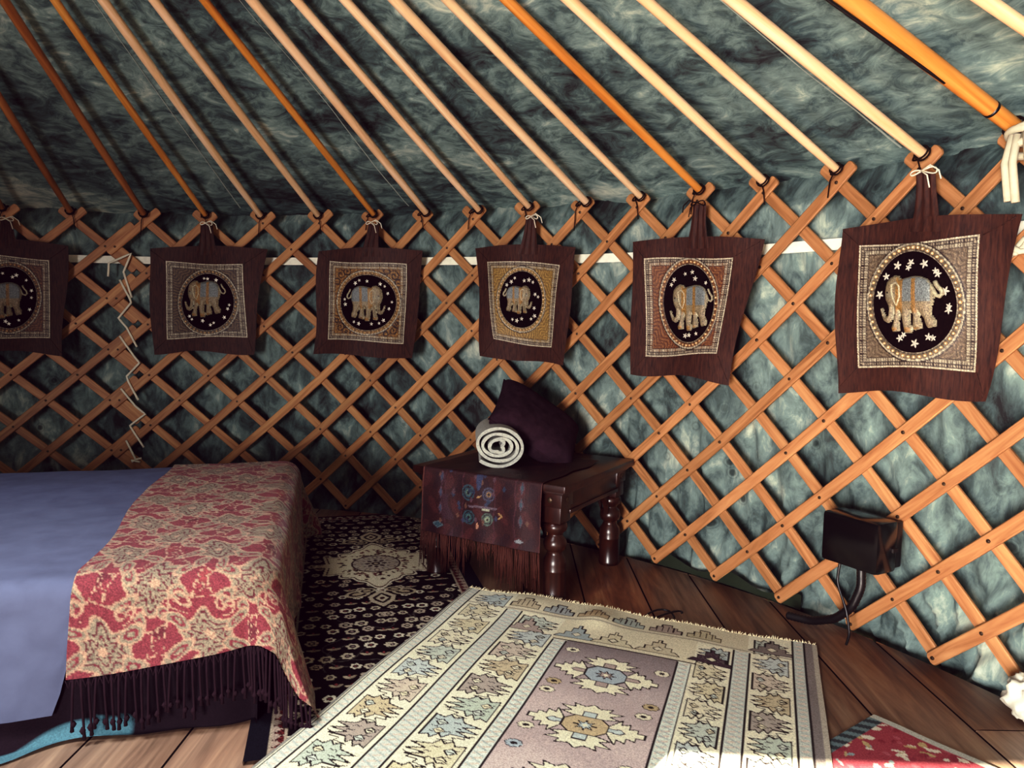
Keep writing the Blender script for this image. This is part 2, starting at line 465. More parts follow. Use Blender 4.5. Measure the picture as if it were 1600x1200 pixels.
# cord lacing the two lattice sections together
def lashing():
    mb = MB()
    runs = [[(169, 432), (170, 411), (180, 407), (205, 396), (193, 425), (206, 465)], [(187, 437), (203, 467), (205, 473), (185, 497), (198, 512), (214, 542)],
            [(187, 525), (209, 556), (218, 567), (198, 588), (201, 597), (216, 625)], [(189, 607), (211, 634), (227, 647), (203, 665), (209, 675), (225, 699)],
            [(197, 688), (212, 718), (206, 722)], [(212, 718), (221, 716)], [(205, 719), (219, 722)]]
    for r_ in runs:
        pts = []
        for a, b in zip(r_[:-1], r_[1:]):
            for k in range(4):
                t = k/4; pts.append(wall_pt(a[0]+(b[0]-a[0])*t, a[1]+(b[1]-a[1])*t, R-.022))
        pts.append(wall_pt(*r_[-1], R-.022)); mb.tube(pts, .0055, 6)
    tag(mb.build('lashing_cord', M_STRING), 'white cord zigzagging down the overlap of the two lattice sections', 'cord')
lashing()

# ================================================================== ROOF POLES
ORD = ['first', 'second', 'third', 'fourth', 'fifth', 'sixth']
KIND = {-1: 'brown', 0: 'brown', 1: 'brown', 2: 'amber', 3: 'pale', 4: 'pale', 5: 'orange', 6: 'pale', 7: 'pale', 8: 'pale', 9: 'pale', 10: 'pale', 11: 'orange', 12: 'pale', 13: 'pale', 14: 'pale', 15: 'orange', 16: 'pale'}
TONE = dict(brown='browned', amber='amber', pale='pale', orange='varnished orange')
def poles():
    for h in range(-1, 17):
        th = math.radians(FOOT[h]); a = foot(th); b = crown(th)
        if h == 15: a = foot(th, 3.15, 1.535)
        k, rel = divmod(h+1, 3)
        where = ['resting above the %s elephant hanging counted from the bed', 'one lattice fork past the %s elephant hanging counted from the bed', 'two lattice forks past the %s elephant hanging counted from the bed'][rel] % ORD[k]
        lab = '%s wooden roof pole %s' % (TONE[KIND[h]], where)
        if h == 15: lab = 'thick varnished orange roof pole with a black band near its foot and white rope below'
        t = thing('roof_pole', a, lab, 'pole', 'roof poles')
        mb = MB(); rr = .0205 if h == 15 else .0142+.0012*math.sin(h*2.3)
        n = 14; wob = random.uniform(-1, 1)
        pts = []; rads = []
        side = (b-a).cross(Vector((0, 0, 1))).normalized()
        for i in range(n+1):
            s = i/n; pts.append(a.lerp(b, s)+side*.010*wob*math.sin(s*PI*1.3)*(h != 15))
            rads.append(rr*(1+.18*min(1, s*5)*(1-.4*s))*(1 if i else .86))
        d = (pts[1]-pts[0]).normalized(); pts.insert(1, pts[0]+d*.012); rads.insert(1, rr)
        mb.tube(pts, rads, 16)
        mb.build('shaft', WOODS[KIND[h]], t, True, 60)
        # dark cord loop that ties the pole into the fork
        mb = MB(); c = a+d*.012; ax = d
        x = ax.cross(Vector((0, 0, 1))).normalized(); y = ax.cross(x)
        for j in range(2):
            pts = [c+ax*(.010*j-.004)+(x*math.cos(q)*(rr+.006)+y*math.sin(q)*(rr+.006)) for q in [2*PI*i/16 for i in range(17)]]
            mb.tube(pts, .0028, 5, cap=False)
        nr = -Vector((a.x, a.y, 0)).normalized(); tx = Vector((0, 0, 1)).cross(nr)
        c2 = Vector(cyl(th_main(h) if h > 0 else th_side(h), 1.499, R-.012))
        loop = [c2+tx*.02*math.cos(q)+nr*(.016*math.sin(q)+.002)+Vector((0, 0, .026+.012*math.cos(q))) for q in [2*PI*i/16 for i in range(17)]]
        mb.tube(loop, .0028, 5, cap=False)
        tail = [c2+nr*.016+Vector((0, 0, .02)), c2+nr*.02+tx*.012*(-1)**h+Vector((0, 0, -.01)), c2+nr*.018+tx*.018*(-1)**h+Vector((0, 0, -.05-.05*random.random()))]
        mb.tube(tail, .0022, 5)
        mb.build('tie_cord', M_CORD, t)
        if h == 15:
            mb = MB(); mb.tube([a+d*.10, a+d*.108], rr*1.10, 18); mb.build('black_band', M_HOSE, t)
poles()
def pole_cable():
    mb = MB(); th = math.radians(FOOT[15]); a = foot(th, 3.15, 1.535); b = crown(th); pts = []
    for i in range(30):
        s = .10+.5*i/29; pts.append(a.lerp(b, s)+Vector((-.016, -.006, -.014-.016*math.sin(i/29*PI))))
    mb.tube(pts, .0045, 6)
    tag(mb.build('roof_cable', M_HOSE), 'thin black cable strung under the thick orange roof pole', 'cable')
pole_cable()

def rope_knot():
    mb = MB(); c = wall_pt(1612, 212, R-.06)
    nr = -Vector((c.x, c.y, 0)).normalized(); tx = Vector((0, 0, 1)).cross(nr)
    for j, (dz, rx) in enumerate(((.0, .052), (-.028, .046), (.022, .05))):
        pts = [c+tx*rx*math.cos(q)+nr*(rx*.9*math.sin(q))+Vector((0, 0, dz+.014*math.sin(q+j))) for q in [2*PI*i/24 for i in range(25)]]
        mb.tube(pts, .0105, 8, cap=False)
    for (ox, l) in ((-.030, .165), (-.010, .17), (.03, .15)):
        pts = [c+nr*.045+tx*(ox*.6)+Vector((0, 0, -.0)), c+nr*.05+tx*ox+Vector((0, 0, -.07)), c+nr*.045+tx*(ox+.012)+Vector((0, 0, -l))]
        mb.tube(pts, .0098, 8)
    tag(mb.build('rope_knot', M_ROPE), 'thick white rope wound round the foot of the thick orange pole', 'rope')
    mb = MB(); c = wall_pt(1602, 376, R-.035)
    nr = -Vector((c.x, c.y, 0)).normalized(); tx = Vector((0, 0, 1)).cross(nr)
    for j in range(3):
        pts = [c+tx*(-.045+.12*i/10)+nr*.012*math.sin(i*.9+j)+Vector((0, 0, -.035+.085*i/10*(.6+.3*j)+.012*math.sin(i*1.3+j*2))) for i in range(11)]
        mb.tube(pts, .008, 7)
    tag(mb.build('rope_knot', M_ROPE), 'frayed white cord knotted round a slat beside the largest elephant hanging', 'rope')
rope_knot()

# ================================================================== ELEPHANT HANGINGS
ELE = [(325, 450), (345, 425), (375, 408), (408, 414), (420, 432), (450, 424), (500, 413), (550, 415), (588, 432), (610, 460), (622, 495), (622, 550), (606, 600),
       (608, 650), (624, 680), (622, 716), (578, 727), (566, 702), (560, 670), (540, 640), (533, 625), (540, 680), (550, 700), (550, 726), (502, 742), (492, 712), (497, 650), (486, 622),
       (478, 650), (476, 692), (491, 730), (486, 757), (442, 757), (436, 722), (426, 660), (415, 622), (412, 680), (408, 712), (410, 744), (366, 750), (358, 725), (372, 690), (382, 640),
       (378, 600), (372, 640), (370, 668), (356, 690), (334, 697), (310, 684), (296, 648), (285, 607), (302, 602), (312, 632), (326, 656), (340, 648), (343, 615), (338, 590), (322, 560), (315, 520), (318, 480)]
ELE = np.array([((x-285)/383, (758-y)/350) for x, y in ELE])
def inside(poly, x, y):
    r = np.zeros(x.shape, bool); n = len(poly)
    for i in range(n):
        x0, y0 = poly[i]; x1, y1 = poly[(i+1) % n]
        if y0 == y1: continue
        k = ((y0 > y) != (y1 > y)) & (x < (x1-x0)*(y-y0)/(y1-y0)+x0); r ^= k
    return r
def dist_poly(poly, x, y, closed=True):
    d = np.full(x.shape, 9.); n = len(poly); near = [np.zeros(x.shape), np.zeros(x.shape)]
    for i in range(n if closed else n-1):
        a = np.array(poly[i], float); b = np.array(poly[(i+1) % n], float); ab = b-a
        t = np.clip(((x-a[0])*ab[0]+(y-a[1])*ab[1])/(ab@ab+1e-12), 0, 1)
        px, py = a[0]+t*ab[0], a[1]+t*ab[1]; q = np.hypot(x-px, y-py); k = q < d
        d[k] = q[k]; near[0][k] = px[k]; near[1][k] = py[k]
    return d, near
def elephant_grid():
    n = 64; xs = np.linspace(-.02, 1.02, n); X, Y = np.meshgrid(xs, xs)
    ins = inside(ELE, X, Y); d, nr = dist_poly(ELE, X, Y)
    keep = ins | (d < .012)
    X = np.where(ins, X, nr[0]); Y = np.where(ins, Y, nr[1]); D = np.where(ins, d, 0)
    h = np.sqrt(np.clip(D/.085, 0, 1)*(2-np.clip(D/.085, 0, 1)))
    idx = -np.ones((n, n), int); vs = []
    for i in range(n):
        for j in range(n):
            if keep[i, j]: idx[i, j] = len(vs); vs.append((X[i, j], Y[i, j], h[i, j], D[i, j]))
    fs = [(idx[i, j], idx[i, j+1], idx[i+1, j+1], idx[i+1, j]) for i in range(n-1) for j in range(n-1) if min(idx[i, j], idx[i, j+1], idx[i+1, j+1], idx[i+1, j]) >= 0 and ins[i:i+2, j:j+2].any()]
    return np.array(vs), fs
EV, EF = elephant_grid()

def bil(q, s, t):
    """q = TL TR BR BL ; s right, t down"""
    q = np.array(q, float); s = np.asarray(s)[..., None]; t = np.asarray(t)[..., None]
    return (q[0]*(1-s)+q[1]*s)*(1-t)+(q[3]*(1-s)+q[2]*s)*t

def hanging(k, head, outer, inner, oval, ele, flip, field, gold, label):
    """k index, head pixel of the fork, outer/inner corner pixels, oval (cx,cy,rx,ry), elephant box (x0,y0,x1,y1)"""
    hx, hy = head
    th0, z0 = on_wall(hx, hy)
    root = thing('elephant_hanging', cyl(th0, z0, R-.06), label, 'wall hanging', 'elephant wall hangings')
    RH = R-.050
    ph = k*1.7
    cxm, cym = bil(outer, .5, .5)
    wd = abs(outer[1][0]-outer[0][0]); hg = abs(outer[3][1]-outer[0][1])
    def H(px, py, off=0.):
        s = (px-cxm)/wd+.5; t = (py-cym)/hg+.5
        th, z = on_wall(px, py, RH-.040)
        rip = .010*math.sin(s*9+ph+t*1.5)+.008*math.sin(t*5+s*3+ph*2)+.010*t+.012*math.cos(PI*(s-.5))*(1-t)
        rip += .02*max(0, s-.8)*math.sin(ph+t*3)*3
        return Vector(cyl(th, z, RH-.022-rip-off))
    # cloth
    n = 40
    P = []
    for i in range(n+1):
        row = []
        for j in range(n+1):
            s, t = j/n, i/n
            p = bil(outer, s, t)
            edge = abs(s-.5)*2
            p = p+np.array([math.sin(t*6+ph)*wd*.012*edge**2, (math.sin(s*7+ph)*hg*.014*t**2-math.sin(s*PI)*hg*.03*(1-t)**6+math.cos(s*PI*2)*hg*.008*t)])
            row.append(H(*p))
        P.append(row)
    mb = MB(); mb.grid(P)
    # mitred seams of the border: thin raised lines from the outer to the inner corners
    for o_, i_ in zip(outer, inner):
        pts = [H(o_[0]+(i_[0]-o_[0])*q, o_[1]+(i_[1]-o_[1])*q, .0012) for q in np.linspace(.12, .95, 8)]
        mb.tube(pts, .0016, 5)
    mb.build('border_cloth', M_BROWN, root)
    # gathered hanging tab
    mb = MB(); P = []
    tw = wd*.085; top = np.array([hx, hy+3.]); bot = bil(outer, .5 if k != 0 else .5, .03)
    bot = np.array([hx+(bot[0]-hx)*.6, bil(outer, np.clip((hx-outer[0][0])/wd, 0, 1), .06)[1]])
    for i in range(13):
        t = i/12; row = []
        for j in range(17):
            s = j/16*2-1; w = tw*(.62+.5*t**2)
            p = top+(bot-top)*t+np.array([s*w, 0])
            q = H(p[0], p[1]); th, z = on_wall(p[0], p[1], RH-.030)
            base = Vector(cyl(th, z, RH-.022)); pt = base.lerp(q, t)
            nr = -Vector((pt.x, pt.y, 0)).normalized()
            row.append(pt+nr*(.004*math.sin(s*9+ph)*(1-.6*t)+.004))
        P.append(row)
    mb.grid(P); mb.build('hanging_tab', M_BROWN, root)
    # string that ties the tab to the fork
    c = H(hx, hy+2, .012); nr = -Vector((c.x, c.y, 0)).normalized(); tx = Vector((0, 0, 1)).cross(nr)
    mb = MB(); sw = .03 if k < 5 else .04
    mb.tube([c+tx*sw*math.cos(q)+Vector((0, 0, .008*math.sin(q*2)))+nr*.010*math.sin(q) for q in [2*PI*i/20 for i in range(21)]], .0024, 5, cap=False)
    sd = 1 if k != 4 else -1
    mb.tube([c+nr*.012, c+tx*.03*sd+nr*.016+Vector((0, 0, .012)), c+tx*.055*sd+nr*.014+Vector((0, 0, -.006)), c+tx*.06*sd+nr*.01+Vector((0, 0, -.03))], .0022, 5)
    mb.tube([c+nr*.012, c+tx*.022*sd+nr*.016+Vector((0, 0, -.015)), c+tx*.03*sd+nr*.014+Vector((0, 0, -.05))], .0022, 5)
    mb.build('tie_string', M_STRING if k in (0, 1, 2, 3, 5) else M_CORD, root)
    # embroidered square
    n = 110; ss = np.linspace(0, 1, n+1); S, T = np.meshgrid(ss, ss)
    base = bil(inner, S, T)
    base[..., 1] += np.sin(S*5+ph)*hg*.010*(T-.5)*2
    X, Y = base[..., 0], base[..., 1]
    ocx, ocy, orx, ory = oval
    rr = np.hypot((X-ocx)/orx, (Y-ocy)/ory); ang = np.arctan2((Y-ocy)/ory, (X-ocx)/orx)
    cf = lin(field); cg = lin(gold); ck = lin('2a1712'); cs = lin('b9a88e'); ccr = lin('d9cbb0')
    C = np.zeros(S.shape+(3,)); hgt = np.zeros(S.shape)
    fx, fy = np.minimum(S, 1-S), np.minimum(T, 1-T); fr = np.hypot(fx-.02, fy-.02); fa = np.arctan2(fy, fx+1e-6)
    sw_ = .5+.5*np.sin(fr*150+5*np.sin(fa*9+ph))
    sw_ = np.clip(sw_*(.55+.6*rng.random(S.shape)), 0, 1)
    C[:] = cf*(1-sw_[..., None])+cg*sw_[..., None]; hgt += .0012*sw_
    if k == 2:    # curled scrolls in the corners
        for (a, b) in ((.16, .16), (.84, .16), (.16, .84), (.84, .84)):
            for (da, db, sg) in ((0, 0, 1), (.09, -.05, -1), (-.05, .09, 1)):
                d = np.hypot(S-a-da*(1 if a < .5 else -1), T-b-db*(1 if b < .5 else -1)); q = np.arctan2(T-b, S-a)
                k_ = (d < .065) & (np.sin(d*150+sg*q) > .35); C[k_] = ck; hgt[k_] = -.0005
    e = np.minimum(np.minimum(S, 1-S), np.minimum(T, 1-T))
    run = np.where((np.minimum(S, 1-S) < np.minimum(T, 1-T)), T, S)
    stitch = (np.sin(run*2*PI*46) > -.1)
    for lo, hi, c_on, c_off in ((0, .014, ccr, cs), (.014, .026, ck, ck), (.026, .044, cs*.9, ck), (.044, .052, ck, ck), (.052, .074, ccr*.75, cg*.6), (.074, .082, ck, cf)):
        m_ = (e >= lo) & (e < hi); C[m_ & stitch] = c_on; C[m_ & ~stitch] = c_off; hgt[m_ & stitch] = .002
    for lo, hi, c_on in ((1.01, 1.045, cs), (1.045, 1.06, ck), (1.06, 1.165, cg*.75), (1.165, 1.20, ccr*.9), (1.20, 1.23, ck)):
        m_ = (rr >= lo) & (rr < hi); C[m_] = c_on
        st = np.sin(ang*70) > 0; C[m_ & st] *= .6; hgt[m_] = .0022 if lo > 1.05 else .001
    C = np.clip(C*(.75+.5*rng.random(S.shape)[..., None]), 0, 1)
    P = [[H(X[i, j], Y[i, j], .004+hgt[i, j]) for j in range(n+1)] for i in range(n+1)]
    mb = MB(); mb.grid(P, 0, cs=[tuple(c) for c in C.reshape(-1, 3)]); panel = mb.build('embroidered_panel', M_PANEL, root)
    # black velvet oval
    def dome(off): return [[H(ocx+orx*1.03*q*math.cos(a), ocy+ory*1.03*q*math.sin(a), off) for a in [2*PI*i/48 for i in range(48)]] for q in (1, .9, .7, .5, .3, .12, .01)]
    mb = MB(); mb.grid(dome(.0075), closed=True); velvet = mb.build('velvet_oval', M_BLACKVELVET, root)
    # ring of beads
    mb = MB(); nb = 46 if k != 5 else 52
    for i in range(nb):
        a = 2*PI*i/nb; px, py = ocx+orx*1.112*math.cos(a), ocy+ory*1.112*math.sin(a)
        c = H(px, py, .009); nr = -Vector((c.x, c.y, 0)).normalized(); tx = Vector((0, 0, 1)).cross(nr); q = (.0043 if k < 5 else .0052)+.0008*(i % 3 == 0)
        P = [[c+nr*(q*.9*math.sin(f))+(tx*math.cos(b)+Vector((0, 0, 1))*math.sin(b))*q*math.cos(f) for b in [2*PI*j/7 for j in range(7)]] for f in (-.4, .25, .9, 1.5)]
        mb.grid(P, 0, closed=True)
    mb.build('bead_ring', M_BEAD, root)
    # sewn flowers round the elephant
    nf = 17 if k != 5 else 21
    for i in range(nf):
        a = 2*PI*i/nf+.12*math.sin(i*2.1+ph); q = (.84, .80, .70)[(i*2+k) % 3]; px, py = ocx+orx*q*math.cos(a), ocy+ory*q*math.sin(a)
        if ele[0]-2 < px < ele[2]+2 and ele[1]-2 < py < ele[3]+2:
            q = .87; px, py = ocx+orx*q*math.cos(a), ocy+ory*q*math.sin(a)
            if ele[0]-2 < px < ele[2]+2 and ele[1]+4 < py < ele[3]-4: continue
        c = H(px, py, .0095); nr = -Vector((c.x, c.y, 0)).normalized(); tx = Vector((0, 0, 1)).cross(nr); up = Vector((0, 0, 1)); rf = (.0062 if k < 5 else .0078)*(.85+.3*((i*7) % 3)/2)
        vs = [c+nr*.002]; m_ = 20
        for z_ in range(m_):
            b = 2*PI*z_/m_+i; r_ = rf*(1.05+.55*math.cos(5*2*PI*z_/m_)); vs.append(c+(tx*math.cos(b)+up*math.sin(b))*r_)
        mb = MB(); mb.add(vs, [(0, 1+z_, 1+(z_+1) % m_) for z_ in range(m_)])
        fl = mb.build('sewn_flower', M_SEQ); fl.parent = velvet; fl.matrix_parent_inverse = Matrix.Identity(4)
    # the padded elephant
    x0, y0, x1, y1 = ele
    vs = []; cs_ = []
    pal = [lin('b7a07c'), lin('8e9492'), lin('b98a4e'), lin('cbbd9c')]
    for (ex, ey, eh, ed) in EV:
        u_ = 1-ex if flip else ex
        vs.append(H(x0+(x1-x0)*u_, y1-(y1-y0)*ey, .0085+.016*eh))
        c = pal[0]*.85
        if ey > .55 and .38 < ex < .85: c = pal[1]                       # saddle cloth
        if .30 < ex < .42 and ey > .35: c = pal[2]                       # collar
        if abs(ex-.60) < .03 and .35 < ey < .95: c = pal[2]*.9
        if ey < .10 and ex > .15: c = pal[2]                             # feet
        if ed < .016: c = pal[3]*.95
        if .12 < ex < .3 and .62 < ey < .70: c = pal[3]*.7
        st = .75+.35*math.sin((ex*3+ey)*55+math.sin(ey*40)*2)*.6
        cs_.append(np.clip(c*st*(.8+.4*random.random()), 0, 1))
    # eye
    for i, (ex, ey, eh, ed) in enumerate(EV):
        if math.hypot(ex-.155, ey-.70) < .022: cs_[i] = lin('1a0d08')
    mb = MB(); mb.add(vs, EF, [(e_[0], e_[1]) for e_ in EV], 0, cs_)
    tl = [(605, 470), (618, 500), (632, 528), (652, 536), (666, 520), (660, 496), (645, 480), (634, 460), (628, 444)]
    pts = []
    for x, y in tl:
        ex, ey = (x-285)/383, (758-y)/350; u_ = 1-ex if flip else ex
        pts.append(H(x0+(x1-x0)*u_, y1-(y1-y0)*ey, .012))
    nv = len(mb.v); mb.tube(pts, .0042 if k < 5 else .0065, 6)
    for i in range(nv, len(mb.c)): mb.c[i] = tuple(pal[3]*.8)
    # ear flap and saddle edging
    ear = [(372, 470), (402, 452), (424, 480), (428, 540), (410, 590), (388, 560), (376, 520)]
    ring_ = []
    for x, y in ear+ear[:1]:
        ex, ey = (x-285)/383, (758-y)/350; u_ = 1-ex if flip else ex
        ring_.append(H(x0+(x1-x0)*u_, y1-(y1-y0)*ey, .0245))
    nv = len(mb.v); mb.tube(ring_, .0026 if k < 5 else .0036, 5, cap=False)
    for i in range(nv, len(mb.c)): mb.c[i] = tuple(pal[3])
    mb.build('elephant', M_ELE, root)

hanging(0, (10, 340), [(-82, 372), (105, 384), (97, 554), (-82, 547)], [(-60, 396), (77, 405), (79, 530), (-62, 526)], (13, 465, 43, 47), (-34, 440, 43, 498), False, '4a2218', '8a5f3c',
        'dark brown elephant hanging over the bed, cut off by the edge of the view')
hanging(1, (322, 347), [(231, 388), (414, 389), (391, 552), (238, 551)], [(257, 409), (379, 413), (384, 527), (260, 529)], (325, 472, 40, 43), (288, 438, 355, 496), False, '3a2a24', '7d6548',
        'dark brown hanging, elephant trunk toward the bed, right beside the white cord lacing')
hanging(2, (584, 347), [(496, 392), (657, 391), (645, 560), (486, 553)], [(514, 407), (632, 413), (631, 536), (510, 531)], (574, 473, 41, 42), (543, 446, 601, 502), True, '6e4a26', 'b08347',
        'brown elephant hanging with scrolled gold corners, above the floral rug between bed and table')
hanging(3, (830, 337), [(739, 387), (898, 386), (882, 571), (752, 557)], [(759, 407), (875, 413), (861, 544), (773, 531)], (815, 468, 31, 43), (789, 446, 832, 491), True, '7a5a30', 'bd9756',
        'brown elephant hanging with the smallest elephant and a narrow oval, above the dark cushion')
hanging(4, (1092, 316), [(988, 378), (1187, 373), (1137, 598), (984, 582)], [(1008, 405), (1145, 401), (1123, 554), (1007, 556)], (1075, 474, 40, 59), (1043, 444, 1115, 517), False, '5a2f1c', '94613a',
        'brown elephant hanging with rust panel and a folded lower corner, above the table side')
hanging(5, (1444, 266), [(1308, 357), (1592, 334), (1529, 625), (1301, 610)], [(1337, 385), (1530, 368), (1516, 580), (1337, 573)], (1430, 472, 64, 77), (1378, 430, 1479, 521), False, '5c4a3c', '8d7a60',
        'largest elephant hanging, grey embroidered panel, tied to the fork beside the thick orange pole')

# ================================================================== PAINTING
class Paint:
    def __init__(s, U, V, base): s.U = U; s.V = V; s.C = np.empty((len(U), 3)); s.C[:] = lin(base)
    def poly(s, pts, c, line=None, lw=.003):
        pts = np.array(pts, float); lo = pts.min(0)-lw*2; hi = pts.max(0)+lw*2
        k = np.where((s.U > lo[0]) & (s.U < hi[0]) & (s.V > lo[1]) & (s.V < hi[1]))[0]
        if not len(k): return
        x, y = s.U[k], s.V[k]
        if c is not None: s.C[k[inside(pts, x, y)]] = lin(c)
        if line is not None: d, _ = dist_poly(pts, x, y); s.C[k[d < lw]] = lin(line)
    def line(s, pts, c, lw=.003):
        pts = np.array(pts, float); lo = pts.min(0)-lw*2; hi = pts.max(0)+lw*2
        k = np.where((s.U > lo[0]) & (s.U < hi[0]) & (s.V > lo[1]) & (s.V < hi[1]))[0]
        if len(k): d, _ = dist_poly(pts, s.U[k], s.V[k], False); s.C[k[d < lw]] = lin(c)
    def rect(s, a, b, c, d, col): s.C[(s.U >= a) & (s.U < b) & (s.V >= c) & (s.V < d)] = lin(col)
    def ell(s, cx, cy, rx, ry, col, r0=0., rot=0.):
        m = max(rx, ry)
        k = np.where((abs(s.U-cx) < m) & (abs(s.V-cy) < m))[0]
        if not len(k): return
        x, y = s.U[k]-cx, s.V[k]-cy; ca, sa = math.cos(rot), math.sin(rot)
        q = np.hypot((x*ca+y*sa)/rx, (-x*sa+y*ca)/ry); s.C[k[(q < 1) & (q >= r0)]] = lin(col)

# ================================================================== FLORAL RUG (under the table and kilim)
def floral_rug():
    o = Vector((.545, 2.935, 0)); e = Vector((.972, .235, 0)).normalized(); n = Vector((e.y, -e.x, 0))
    W0, W1, Ln = -.055, .70, 2.12
    st = .0035
    us = np.arange(W0, W1+st, st); vs = np.arange(0, Ln+st, st)
    U, V = np.meshgrid(us, vs); sh = U.shape
    p = Paint(U.ravel(), V.ravel(), '120809')
    r2 = random.Random(5)
    W = .645
    # vines
    for q in range(26):
        x, y, a = r2.uniform(.05, .6), r2.uniform(.05, 2.05), r2.uniform(0, 6); pts = []
        for k in range(14): pts.append((x, y)); a += r2.uniform(-.2, .7); x += .018*math.cos(a); y += .018*math.sin(a)
        p.line(pts, '4b4340', .0022)
    # flowers on a mirrored, jittered grid
    for iy in range(34):
        for ix in range(6):
            u = .022+.055*ix+.018*(iy % 2)+r2.uniform(-.009, .009); v = .04+.061*iy+r2.uniform(-.012, .012)
            kind = r2.randrange(4); a = r2.uniform(-.4, .4)
            for sgn in (1, -1):
                uu = W/2+(u-W/2)*sgn
                if kind < 3:
                    rr = r2.uniform(.013, .020) if sgn == 1 else rr
                    for j in range(6):
                        b = j*PI/3+a; p.ell(uu+rr*.8*math.cos(b), v+rr*.8*math.sin(b), rr*.45, rr*.45, ['ddd2ba', 'b9a995', 'c4b79e'][kind])
                    p.ell(uu, v, rr*.62, rr*.62, '1a0c0c'); p.ell(uu, v, rr*.3, rr*.3, ['7a4a45', 'c4b79e', '93807a'][kind])
                else:
                    p.ell(uu-.008, v, .014, .006, 'b5a68c', 0, a*sgn+.5); p.ell(uu+.008, v, .014, .006, '9b8c78', 0, -a*sgn-.5); p.ell(uu, v-.01, .004, .006, '87413f')
    # scrolls by the pendants
    c0 = (W/2, .78)
    for sg in (-1, 1):
        for sx in (-1, 1):
            for (dx, dy, r_) in ((.085, .33, .042), (.05, .30, .03)):
                p.ell(c0[0]+sx*dx, c0[1]+sg*dy, r_*1.1, r_*.8, 'b5a68c', .0, sx*.3); p.ell(c0[0]+sx*dx, c0[1]+sg*dy, r_*.8, r_*.55, '150a0a', 0, sx*.3); p.ell(c0[0]+sx*dx, c0[1]+sg*dy, r_*.5, r_*.3, 'a8987e', 0, sx*.3)
        y = c0[1]+sg*.385
        p.poly([(c0[0], y-.085), (c0[0]+.05, y-.02), (c0[0]+.042, y+.03), (c0[0], y+.085), (c0[0]-.042, y+.03), (c0[0]-.05, y-.02)], 'bcae95')
        p.poly([(c0[0], y-.055), (c0[0]+.034, y-.012), (c0[0]+.026, y+.022), (c0[0], y+.052), (c0[0]-.026, y+.022), (c0[0]-.034, y-.012)], '1d0e0d')
        p.poly([(c0[0], y-.04), (c0[0]+.024, y), (c0[0], y+.038), (c0[0]-.024, y)], 'c2b59b'); p.ell(c0[0], y, .009, .012, '3a1a18')
    # great lobed medallion
    def lobe(sc):
        pts = []
        for k in range(160):
            a = 2*PI*k/160; ca, sa = math.cos(a), math.sin(a)
            r_ = 1/((abs(ca)/.150)**1.7+(abs(sa)/.228)**1.7)**(1/1.7)
            r_ *= 1+.09*math.cos(8*a)+.05*math.cos(16*a)
            r_ += .05*max(0, math.cos(2*a-PI/2*0))**18*(abs(ca) > .8)
            pts.append((c0[0]+sc*r_*ca, c0[1]+sc*r_*sa))
        return pts
    sq = lambda hx, hy: [(c0[0]-hx, c0[1]-hy), (c0[0]-hx*.5, c0[1]-hy*.86), (c0[0], c0[1]-hy*.86), (c0[0]+hx*.5, c0[1]-hy*.86), (c0[0]+hx, c0[1]-hy), (c0[0]+hx*.93, c0[1]), (c0[0]+hx, c0[1]+hy), (c0[0], c0[1]+hy*.86), (c0[0]-hx, c0[1]+hy), (c0[0]-hx*.93, c0[1])]
    for sc, col in ((1.12, 'ddd1b8'), (1.06, '3a1c1a'), (1.02, 'd6caae')): p.poly(lobe(sc), col)
    for hx, hy, col in ((.212, .118, 'ddd1b8'), (.200, .109, '4a2624'), (.194, .104, 'd6caae')): p.poly(sq(hx, hy), col)
    p.poly(lobe(.97), 'd6caae')
    for sx in (-1, 1): p.poly([(c0[0]+sx*.17, c0[1]-.035), (c0[0]+sx*.235, c0[1]), (c0[0]+sx*.17, c0[1]+.035)], 'ddd1b8')
    for k in range(130):
        a = r2.uniform(0, 2*PI); q = r2.uniform(.5, .95); x, y = c0[0]+.17*q*math.cos(a), c0[1]+.2*q*math.sin(a)
        p.ell(x, y, r2.uniform(.005, .011), r2.uniform(.004, .008), r2.choice(['5d3a36', '6b5448', '3a2220', '6a3a38', '2f1a18']), 0, r2.uniform(0, 3))
    p.ell(c0[0], c0[1], .100, .105, '3a2220'); p.ell(c0[0], c0[1], .093, .098, 'b3a797')
    for k in range(12):
        a = k*PI/6; p.ell(c0[0]+.07*math.cos(a), c0[1]+.078*math.sin(a), .022, .012, '877a70', 0, a); p.ell(c0[0]+.07*math.cos(a), c0[1]+.078*math.sin(a), .012, .006, 'c0b29a', 0, a)
    for k in range(8):
        a = k*PI/4; p.ell(c0[0]+.034*math.cos(a), c0[1]+.038*math.sin(a), .012, .008, '40312e', 0, a)
    p.ell(c0[0], c0[1], .018, .02, '2a1715'); p.ell(c0[0], c0[1], .009, .01, 'b7a88f')
    # borders
    H_ = rng.random(len(p.U))
    def stripe(mask):
        ph_ = np.sin(p.V*190)+np.sin(p.U*190); c = np.where((ph_+H_*.9 > .5)[:, None], lin('a89484'), np.where((H_ > .45)[:, None], lin('6b2f2c'), lin('3c1818'))); p.C[mask] = c[mask]
    stripe(((p.U > 0) & (p.U < .034)) | ((p.U > W-.034) & (p.U < W)) | ((p.V > .045) & (p.V < .078) & (p.U > 0) & (p.U < W)))
    p.C[(p.U < -.002) | (p.U > W+.002)] = lin('14141d'); p.C[p.V < .022] = lin('3f1d1b')
    for a in (.0, .034, W-.034, W): p.C[abs(p.U-a) < .003] = lin('a99985')
    P = []; Zr = .010
    for i, v in enumerate(vs):
        row = []
        for u in us:
            q = o+e*u+n*v; rq = math.hypot(q.x, q.y)
            if rq > 3.165: q = q*(3.165/rq)
            row.append((q.x, q.y, Zr+.0015*math.sin(v*9+u*4)))
        P.append(row)
    mb = MB(); mb.grid(P, 0, cs=p.C.tolist())
